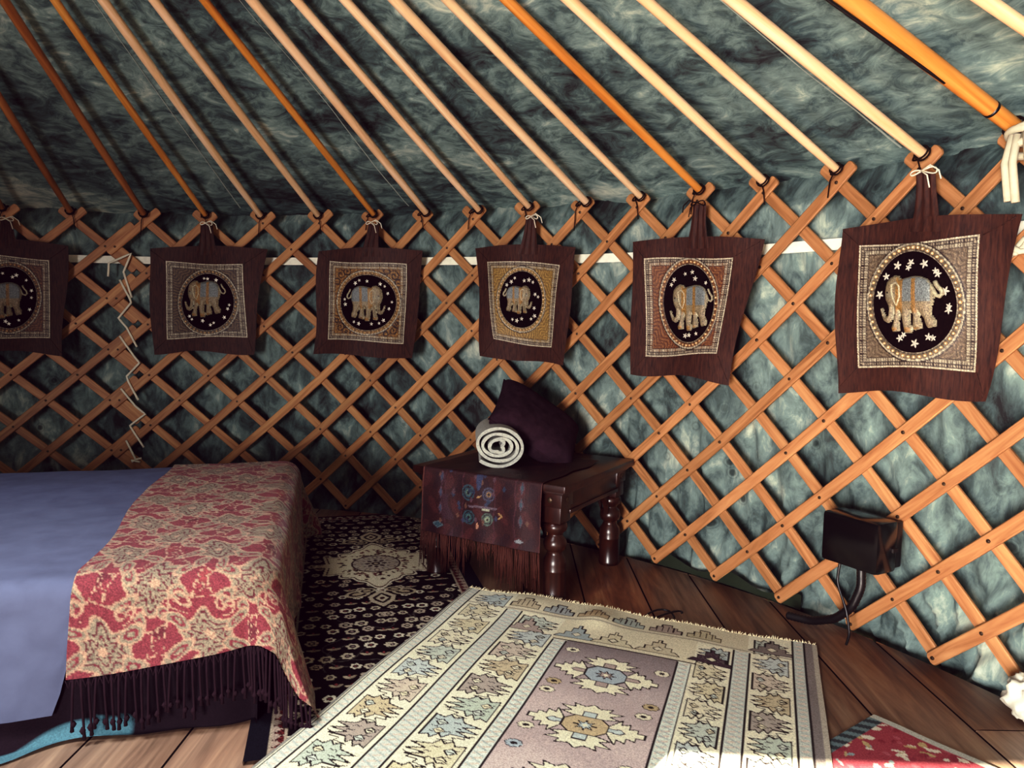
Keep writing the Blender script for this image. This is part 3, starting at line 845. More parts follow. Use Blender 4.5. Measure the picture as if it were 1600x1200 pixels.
    # thickness
    rim = [P[0], [(x, y, .001) for x, y, z in P[0]]]; mb.grid(rim, 0, cs=[tuple(lin('1a1013'))]*(2*len(us)))
    for col in (0, -1):
        a = [r_[col] for r_ in P]; mb.grid([a, [(x, y, .001) for x, y, z in a]], 0, cs=[tuple(lin('14141d'))]*(2*len(a)))
    tag(mb.build('floral_rug', M_PERSIAN), 'black floral rug with cream medallion running from the lattice between bed and table', 'rug')
floral_rug()

# ================================================================== KILIM
def kilim():
    o = Vector((1.445, 1.976, 0)); e = Vector((2.548-1.445, 1.524-1.976, 0)).normalized(); n = Vector((e.y, -e.x, 0))
    Wd, Ln = 1.20, 1.75
    st = .0031
    us = np.arange(0, Wd+st, st); vs = np.arange(0, Ln+st, st)
    U, V = np.meshgrid(us, vs)
    p = Paint(U.ravel(), V.ravel(), 'e3dabf'); r2 = random.Random(3); K = '2f2926'
    PAL = ['a9b8ba', 'c3ae86', 'b9c2b6', 'd3c6a2', 'a59489', 'b7c2c3', 'd3c49b', 'b0bdae', 'c6b2a0', 'ddd2b4']
    def flame(u0, u1, v0, v1, side, col):
        """jagged comb motif filling a cell, its broad base on one side"""
        w, h = u1-u0, v1-v0
        base = [(.04, .10), (.22, .16), (.30, .02), (.42, .14), (.52, .04), (.62, .22), (.96, .30), (.66, .40), (.98, .52), (.60, .56), (.90, .70), (.55, .70), (.44, .88), (.36, .76), (.25, .95), (.18, .84), (.04, .92)]
        pts = [(u0+w*(x if side > 0 else 1-x), v0+h*y) for x, y in base]
        p.poly(pts, col, K, .0021)
        ghost = [(.98, .62), (.80, .70), (.84, .78), (.62, .80), (.68, .90), (.40, .95), (.62, 1.0), (.58, 1.06), (.80, 1.04), (.98, 1.12)]
        p.line([(u0+w*(x if side > 0 else 1-x), v0+h*y) for x, y in ghost], K, .0016)
        for (gx, gy) in ((.14, .30), (.16, .55), (.20, .74), (.50, .30), (.56, .48), (.44, .66)):
            x = u0+w*(gx if side > 0 else 1-gx); y = v0+h*gy; sg = 1 if side > 0 else -1
            p.line([(x-.05*w*sg, y-.03*h), (x, y), (x+.06*w*sg, y-.03*h), (x+.10*w*sg, y+.02*h)], K, .0013)
        for cx, cy in ((.24, .36), (.30, .66)):
            x = u0+w*(cx if side > 0 else 1-cx); y = v0+h*cy
            dm = [(x-.10*w, y), (x, y-.11*h), (x+.13*w, y), (x, y+.11*h)]
            p.poly(dm, r2.choice(['e4dabd', 'ddd0ac', 'c3ccc2']), K, .0017); p.line([(x-.04*w, y), (x+.07*w, y)], K, .0017)
    def column(u0, u1, v0, v1, nn, ph):
        h = (v1-v0)/nn
        for i in range(nn):
            flame(u0+.004, u1-.004, v0+h*i+.002, v0+h*(i+1)+h*.12, 1 if (i+ph) % 2 else -1, PAL[(i*3+ph*2) % len(PAL)])
    def vstripe(u0, u1, v0, v1, c):
        p.rect(u0, u1, v0, v1, c)
        k = (p.U > u0+.006) & (p.U < u1-.006) & (p.V > v0) & (p.V < v1) & (np.sin((p.V+p.U*.5)*260) > .45); p.C[k] = lin('d0b9aa')
        k = (p.U > u0+.006) & (p.U < u1-.006) & (p.V > v0) & (p.V < v1) & (np.sin((p.V-p.U*.5)*260) > .7); p.C[k] = lin('a3aeae')
        for a in (u0, u1): p.C[(abs(p.U-a) < .0026) & (p.V > v0) & (p.V < v1)] = lin(K)
    column(.055, .195, .02, Ln, 15, 0); column(.265, .415, .15, Ln, 14, 1); column(.85, .955, .15, Ln, 14, 0); column(1.01, 1.125, .02, Ln, 15, 1)
    # two bands across the far end
    p.rect(.20, 1.0, 0, .14, 'cdbf9e'); p.rect(.415, .85, .14, .30, 'd6c9a8')
    for i in range(6):
        u = .255+.122*i; c = ['b7a37f', '8d9598', 'b39468', '93a098', '9b8378', 'b8a780'][i]
        steps = [(-.052, .10), (-.052, .07), (-.034, .07), (-.034, .05), (-.016, .05), (-.016, .03), (.016, .03), (.016, .05), (.034, .05), (.034, .07), (.052, .07), (.052, .10)]
        p.poly([(u+x, .012+y) for x, y in steps], c, K, .002)
        for x in (-.03, -.012, .006, .024): p.line([(u+x, .06), (u+x, .10)], K, .0018)
    p.rect(.0, 1.2, .128, .136, '8a8070'); 
    for i, (u, c) in enumerate(((.31, 'a98f86'), (.48, '8fa0a4'), (.60, 'cbbd98'), (.74, 'bfae8c'), (.90, '4d3c42'), (1.07, '6b5a5c'))):
        w = .068; v0 = .275 if u < 1 else .12
        steps = [(-w, 0), (-w*.8, -.02), (-w*.6, -.02), (-w*.6, -.045), (-w*.3, -.045), (-w*.3, -.075), (-w*.08, -.075), (-w*.08, -.095), (w*.08, -.095), (w*.08, -.075), (w*.3, -.075), (w*.3, -.045), (w*.6, -.045), (w*.6, -.02), (w*.8, -.02), (w, 0)]
        p.poly([(u+x, v0+y) for x, y in steps], c, K, .002)
        p.poly([(u-.016, v0-.03), (u, v0-.045), (u+.016, v0-.03), (u, v0-.015)], 'd9cdb0', K, .0016)
    # field
    f0, f1, g0 = .468, .806, .30
    p.rect(f0, f1, g0, Ln, 'a78d8f')
    kk = (p.U > f0) & (p.U < f1) & (p.V > g0); tt = np.clip((p.V-g0)/.32, 0, 1)[:, None]
    abr = (.5+.5*np.sin(p.V*23+np.sin(p.U*14)*1.4))[:, None]
    fc = lin('6d5a63')*(1-tt)+(lin('b59b9c')*abr+lin('c4abab')*(1-abr))*tt
    p.C[kk] = fc[kk]
    p.C[(abs(p.V-g0) < .003) & (p.U > f0-.05) & (p.U < f1+.05)] = lin(K)
    def medal(cu, cv, c1, c2):
        s_ = .98
        for sx in (-1, 1):   # stepped arms
            arm = [(.055, -.012), (.085, -.058), (.088, -.036), (.108, -.044), (.110, -.022), (.130, -.028), (.132, -.010), (.152, -.010), (.152, .010), (.132, .010), (.130, .028), (.110, .022), (.108, .044), (.088, .036), (.085, .058), (.055, .012)]
            p.poly([(cu+sx*x*s_, cv+y) for x, y in arm], 'e3d9bc', K, .002)
            p.poly([(cu+sx*.05, cv-.008), (cu+sx*.09, cv-.010), (cu+sx*.10, cv), (cu+sx*.09, cv+.010), (cu+sx*.05, cv+.008)], c2, K, .0016)
        for sy in (-1, 1):
            arm = [(-.02, .035), (-.075, .052), (-.05, .062), (-.082, .082), (-.045, .082), (-.05, .10), (-.02, .092), (0, .108), (.02, .092), (.05, .10), (.045, .082), (.082, .082), (.05, .062), (.075, .052), (.02, .035)]
            p.poly([(cu+x, cv+sy*y) for x, y in arm], 'e3d9bc', K, .002)
            p.poly([(cu-.017, cv+sy*.03), (cu+.017, cv+sy*.03), (cu+.017, cv+sy*.068), (cu-.017, cv+sy*.068)], c2, K, .0018)
        p.poly([(cu-.058, cv-.018), (cu-.034, cv-.042), (cu+.034, cv-.042), (cu+.058, cv-.018), (cu+.058, cv+.018), (cu+.034, cv+.042), (cu-.034, cv+.042), (cu-.058, cv+.018)], c1, K, .0024)
        st_ = []
        for k in range(16): a = k*PI/8; q = .030 if k % 2 == 0 else .013; st_.append((cu+q*math.cos(a), cv+q*math.sin(a)*.8))
        p.poly(st_, c2, K, .0016); p.ell(cu, cv, .006, .006, 'e3d9bc')
    cfu = (f0+f1)/2
    medal(cfu-.01, .475, '93a6b4', 'a98d86'); medal(cfu, .755, 'c2a673', 'b7c6ca'); medal(cfu, 1.04, 'a9b8b0', 'b08f6a'); medal(cfu, 1.32, '93a6b4', 'a98d86'); medal(cfu, 1.6, 'c2a673', 'b7c6ca')
    for (u, v, c) in ((.50, .36, 'ddd2b6'), (.775, .40, 'ddd2b6'), (.50, .565, 'b79a64'), (.495, .615, 'ddd2b6'), (.775, .60, 'b79a64'), (.765, .655, 'ddd2b6'), (.50, .81, 'ddd2b6'), (.77, .90, 'ddd2b6'), (.50, .90, '9db0c0'), (.77, 1.15, 'c9a0a0'), (.50, 1.17, 'ddd2b6'), (.77, 1.2, '9db0c0'), (.5, 1.46, 'b79a64'), (.77, 1.46, 'ddd2b6')):
        for k in range(8):
            a = k*PI/4; p.ell(u+.015*math.cos(a), v+.011*math.sin(a), .0085, .0075, K)
        for k in range(8):
            a = k*PI/4; p.ell(u+.015*math.cos(a), v+.011*math.sin(a), .0065, .0052, c)
        p.ell(u, v, .006, .005, K)
    for a, b in ((.203, .258), (.955+.004, 1.006)): vstripe(a, b, .14 if a < .5 else .14, Ln, 'c6cdc4')
    for a, b in ((.420, .464), (.808, .846)): vstripe(a, b, .305, Ln, 'ced5cd')
    vstripe(.012, .048, 0, Ln, 'c9ccbf'); vstripe(1.13, 1.165, 0, Ln, 'b9c0b8')
    p.C[p.U < .009] = lin('77766f'); p.C[p.U > 1.168] = lin('6d6064'); p.C[p.U > 1.190] = lin('a99c8c')
    p.C *= (.90+.16*np.sin(p.V*2*PI/.0068*.5)**2)[:, None]*(.93+.1*rng.random(len(p.U)))[:, None]
    lum = p.C.mean(1, keepdims=True); pale = lin('ded8c4')*np.clip(.35+lum, 0, 1.05)
    p.C = np.where(lum > .06, p.C*.66+pale*.34, p.C)
    p.C = np.clip(p.C*1.16, 0, .9)
    def pos(u, v):
        k = u/Wd
        q = o+e*(u+.045*(1-k)*v/1.17+.06*k*v)+n*v
        wv = (math.sin(u*8.5+.6)*.010+math.sin(u*21)*.004)*math.exp(-v*9)
        q = q+n*wv
        z = .020+.010*math.exp(-((u-.27)/.10)**2-((v-.05)/.08)**2)+.016*math.exp(-((u-.52)/.06)**2-((v-.10)/.07)**2)+.002*math.sin(v*11+u*7)
        if u > .85: z -= .009*min(1, (u-.85)/.2)
        return (q.x, q.y, max(z, .0085))
    P = [[pos(u, v) for u in us] for v in vs]
    mb = MB(); mb.grid(P, 0, cs=p.C.tolist())
    edge = [tuple(lin('8a8070'))]
    for line_ in (P[0], [r_[0] for r_ in P], [r_[-1] for r_ in P]):
        mb.grid([line_, [(x, y, max(.001, z-.008)) for x, y, z in line_]], 0, cs=edge*(2*len(line_)))
    root = thing('kilim_rug', o, 'pale faded kilim rug with mauve centre and star medallions lying in the foreground', 'rug')
    mb.build('woven_field', M_KILIM, root)
    mb = MB()
    for k in range(230):
        u = Wd*(k+random.uniform(-.3, .3))/230; u = min(max(u, 0), Wd)
        a = Vector(pos(u, .001)); l = random.uniform(.012, .030); d = -n+e*random.uniform(-.5, .5)
        z1 = max(.003, a.z-.006)
        mb.tube([a, a+d*l*.5+Vector((0, 0, random.uniform(0, .006))), Vector((*(a+d*l).xy, z1))], [.0016, .0014, .0008], 4)
    mb.build('end_fringe', M_KFRINGE, root)
kilim()

# little red rug catching the sun
def red_rug():
    c = Vector((2.549, 1.122, 0)); e = (Vector((2.648, .972, 0))-c); e = Vector((.60, -.80, 0)); n = Vector((-.80, -.60, 0))
    st = .004; us = np.arange(0, .75, st); vs = np.arange(0, .50, st); U, V = np.meshgrid(us, vs)
    p = Paint(U.ravel(), V.ravel(), '9c4a50'); r2 = random.Random(9)
    for k in range(420):
        p.ell(r2.uniform(0, .75), r2.uniform(0, .5), r2.uniform(.005, .018), r2.uniform(.003, .010), r2.choice(['d9cdb8', 'ad5f64', '8d3f48', '93a3a0', 'bda478', 'e0d6c2', '8a3a42']), 0, r2.uniform(0, 3))
    p.poly([(.2, .25), (.35, .12), (.5, .25), (.35, .38)], 'd9cdb8', '4a3030', .004); p.ell(.35, .25, .07, .06, 'c9a45f')
    k = (p.U < .035); p.C[k] = lin('6f7f80'); k = (p.U < .035) & (np.sin(p.V*160+p.U*80) > 0); p.C[k] = lin('3f4546')
    k = (p.V < .022); p.C[k] = lin('b9b7aa')
    P = [[tuple(c+e*u+n*v+Vector((0, 0, .007+.0008*math.sin(u*30)))) for u in us] for v in vs]
    mb = MB(); mb.grid(P, 0, cs=p.C.tolist())
    for line_ in (P[0], [r_[0] for r_ in P]): mb.grid([line_, [(x, y, .0005) for x, y, z in line_]], 0, cs=[tuple(lin('6f7f80'))]*(2*len(line_)))
    tag(mb.build('small_red_rug', M_KILIM), 'small red patterned rug half in the bright sun patch beside the kilim', 'rug')
red_rug()

# ================================================================== BED
BO = Vector((1.0, 1.07, 0)); BE = Vector((.972, .235, 0)).normalized(); BN = Vector((BE.y, -BE.x, 0))   # foot corner, along the bed, toward the viewer
def bed_pt(p, q, z): return BO+BE*p+BN*q+Vector((0, 0, z))
BZ, BW, BL = .385, 1.42, 1.98
def drape(p, q, off=0., rad=.06, flare=.10, cflare=.30, wav=.0, zmin=.004):
    """a sheet of cloth laid over the mattress: (p, q) are cloth coordinates, positive beyond the foot (p) and near (q) edges"""
    dp, dq = max(p+rad, 0), max(q+rad, 0); back = max(-q-BW+rad, 0)
    if back > 0: dq = back
    L = math.hypot(dp, dq)
    z = BZ+off; x, y = p, q
    if back > 0: y = q
    if L > 0:
        cf = 2*min(dp, dq)/(dp+dq+1e-6) if dp > 0 and dq > 0 else 0
        cap = rad*PI/2
        if L < cap: a = L/rad; out = rad*math.sin(a); dr = rad*(1-math.cos(a))
        else:
            ex = L-cap; fl = flare+cflare*cf; out = rad+ex*fl/math.hypot(1, fl); dr = rad+ex/math.hypot(1, fl)
        ww = wav*max(0, L-.1)*math.sin((p if dq > dp else q)*21+2*math.sin(p*9))
        out += off+ww
        ux, uy = dp/L, dq/L
        if dp > 0: x = -rad+out*ux
        if dq > 0: y = (-rad+out*uy) if back <= 0 else (-BW+rad-out*uy)
        z -= dr
    return x, y, max(z, zmin)
def bed():
    root = thing('bed', bed_pt(-1, -.7, 0), 'low double bed with slate blue sheet standing along the lattice wall', 'bed')
    mb = MB()
    mb.box(bed_pt(-BL/2-.02, -BW/2, .195), (BE, BN, Vector((0, 0, 1))), (BL/2-.02, BW/2-.03, .17), 0, .05)
    mb.build('mattress', M_SHEET, root)
    # sheet
    mb = MB(); P = []
    for q in np.linspace(-BW-.30, .30, 110):
        row = []
        for p in np.linspace(-BL, .16, 120):
            if q > .06: q_ = .06+(q-.06)*min(1, max(0, (-p-.44)/.06))
            else: q_ = q
            z_w = .004*fbm(p*2.5+q, q*5, 3, 3)+.003*math.sin(q*9+p*2)
            x, y, z = drape(p, q_, .004+z_w, .05, .03+.30*min(.4, max(0, -p-.45)), .10, .02)
            row.append(bed_pt(x, y, z))
        P.append(row)
    mb.grid(P); mb.build('bed_sheet', M_SHEET, root)
    # darker under-layer reaching the floor with a pale teal lining at its hem
    mb = MB(); P = []; C = []
    qs = list(np.linspace(-.02, .44, 46))
    for q in qs:
        row = []
        for p in np.linspace(-BL, -.01, 150):
            hem = .400+.035*math.sin(p*6+.5)+.018*math.sin(p*17)
            t = (q+.02)/.46; qq = -.02+t*(hem+.02)
            fl = .03+.22*min(.3, max(0, (-p-.45)))
            x, y, z = drape(p, qq, -.004, .05, fl, .2, .035, .006)
            if qq > .33: y += (qq-.33)*1.3*(.35+.65*min(1, max(0, -p-.35)*2)+.25*math.sin(p*11)); z = max(.006, z)+.012*max(0, math.sin(p*13+1))*(qq-.33)/.07
            row.append(bed_pt(x, y, max(z, .006)))
            te = t > .86+.05*math.sin(p*9)
            C.append(tuple(lin('4b6f7a') if te and p < -.34 else lin('1b1218')))
        P.append(row)
    mb.grid(P, 0, cs=C)
    P = []; C = []
    for t in np.linspace(0, 1, 20):
        row = []
        for q in np.linspace(-BW, -.01, 90):
            x, y, z = drape(-.02+t*.36, q, -.004, .05, .03, 0, .04); row.append(bed_pt(min(x, .04), y, z)); C.append(tuple(lin('140c10')))
        P.append(row)
    mb.grid(P, 0, cs=C)
    mb.build('bed_skirt', M_SKIRT, root)
bed()

def damask(U, V):
    """cream damask on red: staggered flower heads with scrolls and fine outlines (metres)"""
    red, dred, cr, gr = lin('7a343a'), lin('60272d'), lin('a98771'), lin('877a66')
    U = U+.012*np.sin(V*19+1)+.006*np.sin(V*47+U*31); V = V+.012*np.sin(U*23)+.005*np.sin(U*61+V*29)
    C = np.empty((len(U), 3)); n1 = np.sin(U*31+np.sin(V*23)*1.2)*np.sin(V*27+np.sin(U*19))
    C[:] = red; C[n1 > .4] = dred; C[n1 < -.55] = lin('853c3d')
    pu, pv = .27, .34
    # fine scrolling filigree between the heads
    f1 = np.sin(U*95+2.2*np.sin(V*62))+np.sin(V*88+2.2*np.sin(U*70)); C[abs(f1) < .11] = cr*.85
    f2 = np.sin(U*52-2.6*np.sin(V*41+1))+np.sin(V*57+2*np.sin(U*38)); C[abs(f2-.35) < .08] = cr
    for ox, oy in ((0, 0), (.5, .5)):
        x = U-(np.round(U/pu-ox)+ox)*pu; y = V-(np.round(V/pv-oy)+oy)*pv
        a = np.arctan2(y, x); g = np.hypot(x/.115, y/.125)
        C[g < 1] = red
        r = np.hypot(x/.070, y/.075)*(1+.16*np.cos(6*a+.5)); m = r < 1
        C[m] = gr; C[m & (np.sin(r*19+1.6*np.cos(6*a)) > .55)] = dred; C[abs(r-1) < .05] = cr; C[r < .16] = cr
        for s in (-1, 1):
            for (lx, ly, ca, sa, w, h) in ((.080, .045, .8, .6, .046, .020), (.075, -.045, .8, -.6, .040, .018), (.035, .10, .35, .93, .034, .016)):
                xl, yl = x*s-lx, y-ly; q = np.hypot((xl*ca+yl*sa)/w, (-xl*sa+yl*ca)/h); C[q < 1] = gr; C[abs(q-.45) < .13] = red; C[abs(q-1) < .11] = cr
            xs, ys = x*s-.055, y+.105; q = np.hypot(xs, ys); b = np.arctan2(ys, xs); C[(q < .036) & (np.sin(q*250-b) > .5)] = cr
        C[(abs(g-1.02) < .022) & (np.sin(a*26) > -.4)] = cr
    return C
def throw():
    root = thing('damask_throw', bed_pt(-.2, -.6, BZ), 'red and cream damask throw spread over the foot of the bed', 'throw')
    ps = np.linspace(-.455, .30, 190); qs = np.linspace(-BW-.12, .212, 420)
    P = []; UU = []; VV = []
    for q in qs:
        row = []
        for p in ps:
            tq = min(1, max(0, (q+1.45)/1.45))
            pp = p
            if p < 0: pp = p*(1.10-.10*tq+.03*math.sin(q*6))
            qd = q
            if q > 0: qd = q*(1-.26*min(1, max(0, (p+.455)/.455))**1.5) if p < .06 else q*(.74+.3*min(1, (p-.06)/.12))
            w = .006*fbm(pp*5, q*5, 8, 3)+.004*math.sin(q*13+pp*8)
            x, y, z = drape(pp, qd, .016+w*.6, .065, .12 if p < .0 else .12-.06*min(1, p/.1), .46, .03)
            if q > 0 and p > 0: pass
            row.append(bed_pt(x, y, max(z, .03))); UU.append(p); VV.append(q)
        P.append(row)
    U, V = np.array(UU), np.array(VV); C = damask(U*1.18+.05, V*1.12)
    k = rng.random(len(U)); C = C*(.8+.4*k[:, None])
    mb = MB(); mb.grid(P, 0, cs=np.clip(C, 0, 1).tolist())
    mb.build('woven_cloth', M_THROW, root)
    # tassel fringe along the near hem
    mb = MB(); hem = P[-1]
    for i in range(4, len(hem)-1, 4):
        a = Vector(hem[i]); b_ = a+BN*.004
        if ps[i] > .02 and a.z < .06: continue
        L = min(random.uniform(.11, .15), a.z-.012); sw = random.uniform(-.006, .006)
        pts = [b_, b_+BE*sw*.4+BN*.004-Vector((0, 0, L*.35)), b_+BE*sw+BN*.006-Vector((0, 0, L*.85)), b_+BE*sw+BN*.006-Vector((0, 0, L))]
        mb.tube(pts, [.0028, .0032, .003, .005], 5)
        kn = [b_+BE*sw*.3+BN*.004-Vector((0, 0, L*z_)) for z_ in (.80, .86, .92)]; mb.tube(kn, [.003, .007, .003], 6)
    for i in range(0, len(hem)-3, 3):     # knotted netting at the head of the fringe
        if ps[i] > .02: continue
        a = Vector(hem[i]); b_ = Vector(hem[i+3]); m_ = (a+b_)/2-Vector((0, 0, .02))+BN*.005
        mb.tube([a+BN*.004, m_, b_+BN*.004], .0018, 4)
    mb.build('tassel_fringe', M_FRINGE, root)
throw()

# ================================================================== TABLE
TN = Vector((1.779, 1.821, 0)); TA = Vector((math.cos(1.028), math.sin(1.028), 0)); TB = Vector((-TA.y, TA.x, 0)); TL, TW, TH = .636, .675, .44
ZU = Vector((0, 0, 1))
def tpt(a, b, z): return TN+TA*a+TB*b+ZU*z
def table():
    root = thing('low_table', tpt(TL/2, TW/2, 0), 'low square dark wooden table with turned legs against the lattice', 'table')
    ax = (TA, TB, ZU); W_ = WOODS['table']
    mb = MB(); mb.box(tpt(TL/2, TW/2, TH-.014), ax, (TL/2, TW/2, .014), 0, .006)
    mb.box(tpt(TL/2, TW/2, TH-.033), ax, (TL/2-.016, TW/2-.016, .006), 0, .004)
    mb.build('table_top', W_, root, True, 30)
    ins = .072
    for (a, b, la, lb, nm) in ((TL/2, ins-.028, TL/2-.10, .012, 'apron'), (TL/2, TW-ins+.028, TL/2-.10, .012, 'apron'), (ins-.028, TW/2, .012, TW/2-.10, 'apron'), (TL-ins+.028, TW/2, .012, TW/2-.10, 'apron')):
        mb = MB(); mb.box(tpt(a, b, .366), ax, (la, lb, .036), 0, .004)
        mb.box(tpt(a, b, .326), ax, (la, lb+.006, .008), 0, .004)        # lower moulding
        ar = mb.build('apron', W_, root, True, 30)
    # curved brackets between leg and apron
    def bracket(org, d, out):
        mb = MB(); n = 12; rr = .115; P0 = []; P1 = []
        th = .010
        inner = [(rr*(1-math.cos(a)), rr*math.sin(a)) for a in [PI/2*i/n for i in range(n+1)]]
        for x, z in inner:
            P0.append((x, .322-rr+z)); P1.append((0 if x < rr*.5 else x, .322 if x >= 0 else 0))
        ring = []
        for (x, z) in inner:
            ring.append([org+d*x+ZU*(.205+z)+out*th, org+d*max(0, x-.03)+ZU*(min(.322, .205+z+.02))+out*th, org+d*max(0, x-.03)+ZU*(min(.322, .205+z+.02))-out*th, org+d*x+ZU*(.205+z)-out*th])
        mb.grid(ring, closed=True)
        mb.build('bracket', W_, root, True, 40)
    for (a, b, sa, sb) in ((ins, ins, 1, 1), (TL-ins, ins, -1, 1), (ins, TW-ins, 1, -1), (TL-ins, TW-ins, -1, -1)):
        c = tpt(a, b, 0); mb = MB()
        mb.lathe(c, [(.001, 0), (.041, 0), (.044, .006), (.044, .014), (.042, .018), (.042, .108), (.0435, .11), (.0435, .114), (.042, .118), (.043, .135), (.040, .155), (.030, .170), (.028, .178), (.029, .184),
                     (.038, .19), (.043, .205), (.043, .215), (.038, .23), (.029, .238), (.027, .246), (.030, .252), (.041, .260), (.044, .272), (.042, .284), (.034, .291), (.034, .30), (.001, .30)], 28)
        mb.box(c+ZU*.322, ax, (.041, .041, .030), 0, .006)
        mb.box(c+ZU*.378, ax, (.046, .046, .026), 0, .003)
        lg = mb.build('leg', W_, root, True, 40)
        # corner studs on the block
        for d1, d2 in ((-TB*sb, TA), (-TA*sa, TB)):
            cc = c+ZU*.378+d1*.047; mb = MB()
            P = [[cc+d1*h+(d2*math.cos(q)+ZU*math.sin(q))*r_ for q in [2*PI*j/12 for j in range(12)]] for r_, h in ((.011, 0), (.009, .003), (.004, .004), (.0003, .0045))]
            mb.grid(P, closed=True)
            s_ = mb.build('corner_stud', M_BOLT); s_.parent = lg; s_.matrix_parent_inverse = Matrix.Identity(4)
        bracket(c+TA*sa*.04, TA*sa, TB); bracket(c+TB*sb*.04, TB*sb, TA)
table()

def runner():
    root = thing('table_runner', tpt(.1, .33, TH), 'dark brocade runner with blue roundels hanging over the front of the low table', 'runner')
    b0, b1 = .085, .615; a_in, drop = .50, .255
    st = .004; ws = np.arange(b0, b1, st); ls = np.arange(-a_in, drop, st)
    U, V = np.meshgrid(ws, ls); p = Paint(U.ravel(), V.ravel(), '3a1a1a'); r2 = random.Random(21)
    n1 = np.sin(p.U*60+np.sin(p.V*40))*np.sin(p.V*33); p.C[n1 > .4] = lin('301419'); p.C[n1 < -.5] = lin('4a2322')
    k = (p.V > -.02)
    for c in (.19, .42, .50, .28): p.C[(abs(p.U-c-.004*np.sin(p.V*50)) < .0025) & k] = lin('4f2a30')
    p.C[(abs(p.U-.49) < .03) & k & (n1 > 0)] = lin('41262e')
    def roundel(u, v, r, c1, c2):
        p.ell(u, v, r, r, c1); p.ell(u, v, r*.78, r*.78, '2b1719'); p.ell(u, v, r*.62, r*.62, c1); p.ell(u, v, r*.40, r*.4, c2); p.ell(u, v, r*.2, r*.2, '1d1a20')
    for (u, v, r, c1, c2) in ((.395, .075, .030, '37505a', '5b6b60'), (.305, .072, .026, '4a4a5c', '8a6a4a'), (.39, .168, .028, '2f4a52', '4b6660'), (.308, .165, .024, '57695f', '98a083')): roundel(u, v, r, c1, c2)
    for k_ in range(26):
        u, v = r2.gauss(.35, .07), r2.uniform(.0, .20); p.poly([(u, v-.012), (u+.008, v), (u, v+.012), (u-.008, v)], r2.choice(['3b3f55', '5a4048', '2f3a4e', '6a4a3c']), None)
    p.poly([(.335, .0), (.365, .0), (.36, .05), (.35, .065), (.34, .05)], '39415c'); p.line([(.27, .12), (.39, .125)], '6a5a62', .004); p.line([(.26, .135), (.245, .145), (.26, .155)], 'b08a5e', .003)
    p.ell(.35, .195, .006, .012, 'b9856a'); p.ell(.315, .13, .018, .004, 'a8a890'); p.ell(.345, .085, .010, .003, 'b08a5e', 0, .5)
    for (u, c) in ((.52, '41485a'), (.165, '3d4c55')):
        for v in (.03, .09, .15): p.poly([(u, v-.022), (u+.009, v), (u, v+.022), (u-.009, v)], c, '5c4048', .0015)
    p.poly([(.505, .215), (.53, .203), (.555, .215), (.53, .228)], '37505a', '5b6b70', .002); p.poly([(.15, .225), (.17, .215), (.19, .225), (.17, .232)], '8a8f92')
    p.C[(p.U < b0+.004) | (p.U > b1-.008)] = lin('6b4038')
    p.C *= .8
    P = []
    for l in ls:
        row = []
        for b in ws:
            bb = b-.02*max(0, -l)*math.sin(l*30)*(b < .12)
            w = .0025*math.sin(b*38+l*5)+.002*math.sin(l*21)
            if l < -.012: q = tpt(-l-.012+.0, bb, TH+.004+abs(w)*.6)
            else:
                t = min(1, (l+.012)/.024); a = t*PI/2; ex = max(0, l-.012)
                q = tpt(.0-.010*math.sin(a)-.0-(w+.003)*min(1, ex*20)-ex*.06, b+ex*.02*(b-.35), TH+.004-.010*(1-math.cos(a))-ex)
            row.append(q)
        P.append(row)
    mb = MB(); mb.grid(P, 0, cs=p.C.tolist()); mb.build('brocade_cloth', M_RUNNER, root)
    mb = MB(); hem = P[-1]
    for k in range(210):
        i = random.randrange(len(hem)); a = Vector(hem[i]); t = i/len(hem)
        L = random.uniform(.09, .155)*(1 if (t < .35 or t > .6) else random.choice((.3, .45, .7))); s_ = random.uniform(-.012, .012); o_ = -TA*random.uniform(0, .006)
        mb.tube([a+o_, a+o_+TB*s_*.3-ZU*L*.4, a+o_+TB*s_-ZU*L], [.0013, .0012, .0007], 4)
    mb.build('silk_fringe', M_RFRINGE, root)
runner()

def towel():
    c = on_floor(779, 731, TH+.006); c = Vector(c)+Vector((0, .0, .084)); ax = Vector((-.06, 1, 0)).normalized(); sx = Vector((1, .06, 0)).normalized()
    prof = []; turns = 3.6; n = 150
    for i in range(n+1):
        t = i/n; a = -2.35-t*turns*2*PI*-1; r_ = .098-.082*t+.004*math.sin(t*40)
        if t > .86: r_ += .010*math.sin((t-.86)*60)
        prof.append((r_*1.05*math.cos(a), r_*.80*math.sin(a)))
    prof = [(-.100, -.070), (-.099, -.03)]+prof if False else prof
    th = .0062; mb = MB(); rings = []
    for k, y in enumerate(np.linspace(0, .30, 7)):
        ring = []
        outer = []; inner = []
        for i, (x, z) in enumerate(prof):
            x0, z0 = prof[max(0, i-1)]; x1, z1 = prof[min(len(prof)-1, i+1)]; d = math.hypot(x1-x0, z1-z0) or 1
            nx, nz = -(z1-z0)/d, (x1-x0)/d; j = .0015*math.sin(i*.7+k*2)
            outer.append((x+nx*(th+j), z+nz*(th+j))); inner.append((x-nx*th, z-nz*th))
        ring = [c+sx*x+ax*(y+.004*math.sin(i*.2))+ZU*z for i, (x, z) in enumerate(outer+inner[::-1])]
        rings.append(ring)
    mb.grid(rings, closed=True)
    m_ = len(prof); o0 = 0; tot = 2*m_
    for base, fl in ((0, 0), ((len(rings)-1)*tot, 1)):
        for i in range(m_-1):
            f = (base+i, base+i+1, base+tot-2-i, base+tot-1-i); mb.f.append(f if fl else f[::-1]); mb.m.append(0)
    tag(mb.build('rolled_towel', M_TOWEL, None, True, 60), 'rolled grey towel lying on the runner on the low table', 'towel')
towel()

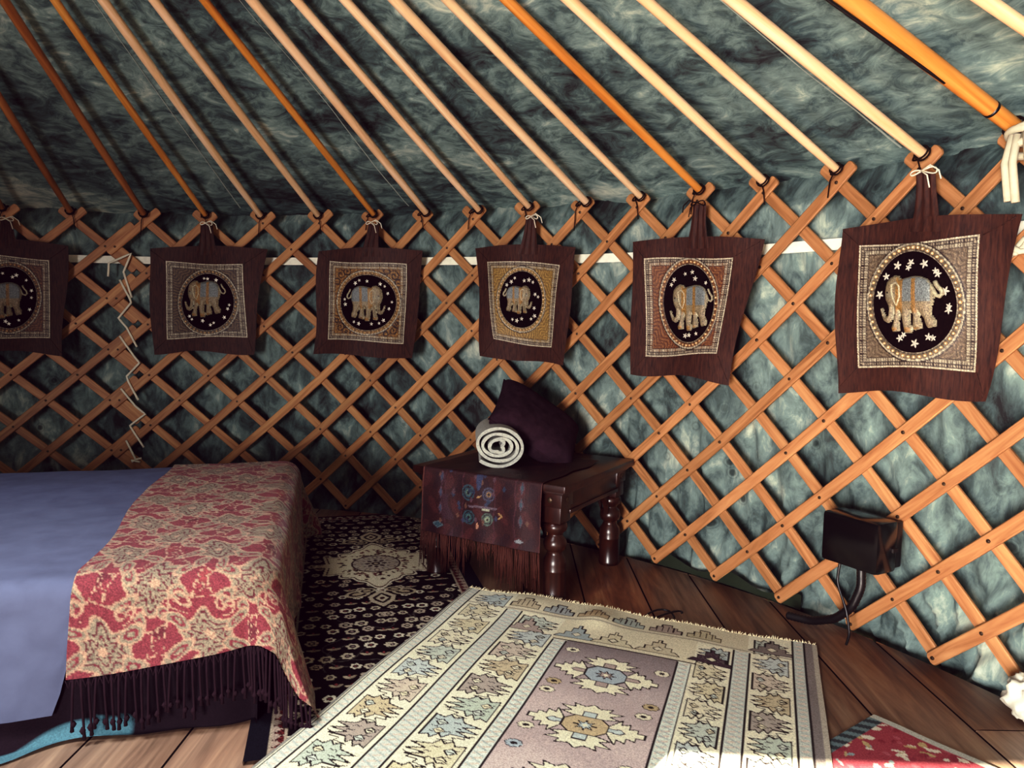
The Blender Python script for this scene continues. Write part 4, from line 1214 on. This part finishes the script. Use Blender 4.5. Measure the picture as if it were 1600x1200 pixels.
def cushion():
    C0 = Vector((1.690, 2.36, .578)); L_ = Vector((.82, .10, -.56)).normalized(); W_ = Vector((.12, .30, .085)); W_ = (W_-L_*W_.dot(L_)).normalized(); T_ = L_.cross(W_)
    hl, hw, ht = .200, .165, .078; n = 36
    mb = MB()
    for s in (-1, 1):
        P = []
        for i in range(n+1):
            row = []
            for j in range(n+1):
                u, v = i/n*2-1, j/n*2-1
                k = (1-abs(u)**3.2)*(1-abs(v)**3.2); h = ht*max(k, 0)**.38
                pin = 1-.05*(1-abs(u)**2)*(abs(v)**4)
                pu = 1-.06*(1-v*v)*(abs(u)**3)
                q = C0+L_*hl*u*pu+W_*hw*v*(1-.06*(1-u*u)*abs(v)**3)+T_*s*(h+.004*fbm(u*2.2, v*2.2, s, 3)*k)
                row.append(q)
            P.append(row)
        mb.grid(P if s > 0 else [r_[::-1] for r_ in P])
    t = thing('cushion', C0-ZU*.1, 'dark aubergine cushion leaning behind the rolled towel on the low table', 'cushion')
    mb.build('cover', M_PILLOW, t)
    mb = MB()
    e = [(-1, -1), (1, -1), (1, 1), (-1, 1)]
    pts = []
    for a, b in zip(e, e[1:]+e[:1]):
        for k in range(12):
            u = a[0]+(b[0]-a[0])*k/12; v = a[1]+(b[1]-a[1])*k/12
            pts.append(C0+L_*hl*u*(1-.06*(1-v*v)*(abs(u)**3))+W_*hw*v*(1-.06*(1-u*u)*abs(v)**3))
    mb.tube(pts+pts[:1], .0035, 6, cap=False); mb.build('piping', M_PILLOW, t)
cushion()

# ================================================================== BLACK BOX ON THE LATTICE
def box():
    th = math.radians(60.2); c = Vector(cyl(th, .352, R-.095)); nr = Vector((-math.sin(th), -math.cos(th), 0)); tx = ZU.cross(nr)
    root = thing('junction_box', Vector((c.x, c.y, .27)), 'black plastic junction box screwed to the lattice near the floor', 'box')
    mb = MB(); mb.box(c+nr*.012, (tx, nr, ZU), (.098, .050, .080), 0, .014); mb.build('cover', M_BLACK, root, True, 40)
    mb = MB(); mb.box(c-nr*.050, (tx, nr, ZU), (.090, .022, .072), 0, .006)
    mb.box(c+tx*.100-nr*.02+ZU*-.01, (tx, nr, ZU), (.004, .012, .006), 0, .001)
    mb.build('back_plate', M_HOSE, root, True, 40)
    # corrugated conduit and thin cable running down to the floor edge
    def path(ps):
        out = []
        for a, b in zip(ps[:-1], ps[1:]):
            for k in range(14): out.append(Vector(a).lerp(Vector(b), k/14))
        out.append(Vector(ps[-1]))
        for _ in range(14): out = [out[0]]+[(out[i-1]+out[i]*2+out[i+1])/4 for i in range(1, len(out)-1)]+[out[-1]]
        return out
    b = c-ZU*.08
    pts = path([b+tx*.005, b+tx*.01-ZU*.07, b-tx*.01-ZU*.14+nr*.01, b-tx*.07-ZU*.20+nr*.01, b-tx*.16-ZU*.240+nr*.01, b-tx*.24-ZU*.245+nr*.03])
    mb = MB(); rads = [.0125+(.0022 if i % 2 else 0) for i in range(len(pts))]; mb.tube(pts, rads, 10)
    mb.build('conduit', M_HOSE, root)
    pts = path([b-tx*.055+nr*.02, b-tx*.06-ZU*.07+nr*.025, b-tx*.015-ZU*.15+nr*.03, b+tx*.0-ZU*.22+nr*.03, b-tx*.01-ZU*.258+nr*.03])
    mb = MB(); mb.tube(pts, .0042, 7); mb.build('cable', M_HOSE, root)
box()

# ================================================================== SMALL THINGS
def small_things():
    # green strip standing in for the grass outside the floor edge
    mb = MB(); P = []
    for k in range(30):
        th = math.radians(43+12*k/29); P.append([cyl(th, .004, 3.2085), cyl(th, .04+.018*math.sin(k*.5), 3.213+.002*math.sin(k))])
    mb.grid([list(r_) for r_ in zip(*P)])
    tag(mb.build('grass', M_GRASS), 'strip of dark green groundsheet showing under the canvas at the floor edge', 'grass')
    # crumpled white cloth
    c = wall_pt(1616, 1062, R-.05); mb = MB(); P = []
    for i in range(25):
        f = -PI/2+PI*i/24; row = []
        for j in range(40):
            a = 2*PI*j/40; d = Vector((math.cos(f)*math.cos(a), math.cos(f)*math.sin(a), math.sin(f)))
            r_ = .052*(1+.35*fbm(d.x*2.2, d.y*2.2, d.z*2.2, 3)); row.append(Vector((c.x, c.y, .07))+Vector((d.x*r_*1.1, d.y*r_*1.1, d.z*r_*1.15)))
        P.append(row)
    mb.grid(P, closed=True)
    tag(mb.build('crumpled_cloth', M_CLOTHW), 'crumpled white cloth bundled at the foot of the lattice', 'cloth')
    # dark cord end by the kilim fringe
    mb = MB(); c = Vector(on_floor(1040, 967)); pts = [c+Vector((.10*math.cos(q)*(.5+q*.06)-.02, .05*math.sin(q*1.3), .006+.008*abs(math.sin(q)))) for q in [k*.32 for k in range(22)]]
    mb.tube(pts, .0035, 6)
    tag(mb.build('dark_cord', M_HOSE), 'loose dark cord curled on the boards by the kilim fringe', 'cord')
small_things()

# ================================================================== LIGHT
def light(name, kind, loc, energy, color, **kw):
    l = bpy.data.lights.new(name, kind); l.energy = energy; l.color = color
    for k, v in kw.items(): setattr(l, k, v)
    o = bpy.data.objects.new(name, l); COL.objects.link(o); o.location = loc; return o
def aim(o, d): o.rotation_euler = Vector(d).to_track_quat('-Z', 'Y').to_euler()
sun = light('sun', 'SUN', (-2, -6, 4), 95.0, (1.0, .93, .80), angle=.004)
aim(sun, (2.50, 4.17, -1.457))
door = light('door_daylight', 'AREA', (0, -3.1, .72), 130, (.93, .97, 1.0), shape='RECTANGLE', size=1.0, size_y=1.3, spread=math.radians(112))
aim(door, (.66, .75, -.04))
top = light('crown_daylight', 'AREA', (CROWN[0], CROWN[1], CROWN[2]+.03), 42, (.90, .96, 1.0), shape='DISK', size=1.0, spread=math.radians(105))
aim(top, (0, 0, -1))

w = bpy.data.worlds.new('World'); bpy.context.scene.world = w; w.use_nodes = True
nt = w.node_tree; bg = nt.nodes['Background']
sky = nt.nodes.new('ShaderNodeTexSky'); sky.sky_type = 'NISHITA'; sky.sun_disc = False; sky.sun_elevation = math.radians(18); sky.sun_rotation = math.radians(210)
nt.links.new(sky.outputs[0], bg.inputs[0]); bg.inputs[1].default_value = .25

cam = bpy.data.cameras.new('camera'); cam.sensor_width = 36; cam.lens = FPX*36/1600; cam.clip_start = .05
co = bpy.data.objects.new('camera', cam); COL.objects.link(co)
Mx = Matrix(((_r[0], _u[0], -_f[0], CAM[0]), (_r[1], _u[1], -_f[1], CAM[1]), (_r[2], _u[2], -_f[2], CAM[2]), (0, 0, 0, 1)))
co.matrix_world = Mx
sc = bpy.context.scene; sc.camera = co
vs_ = sc.view_settings; vs_.view_transform = 'Standard'; vs_.exposure = .45
vs_.use_curve_mapping = True; cm_ = vs_.curve_mapping
def curve(i, pts):
    c = cm_.curves[i]
    c.points[0].location = pts[0]; c.points[-1].location = pts[-1]
    for p in pts[1:-1]: c.points.new(*p)
curve(3, [(0, 0), (.03, .018), (.10, .085), (.25, .25), (.55, .63), (1, 1)])
curve(0, [(0, .004), (.3, .315), (1, 1)])
curve(2, [(0, .003), (.3, .29), (1, .86)])
cm_.update()
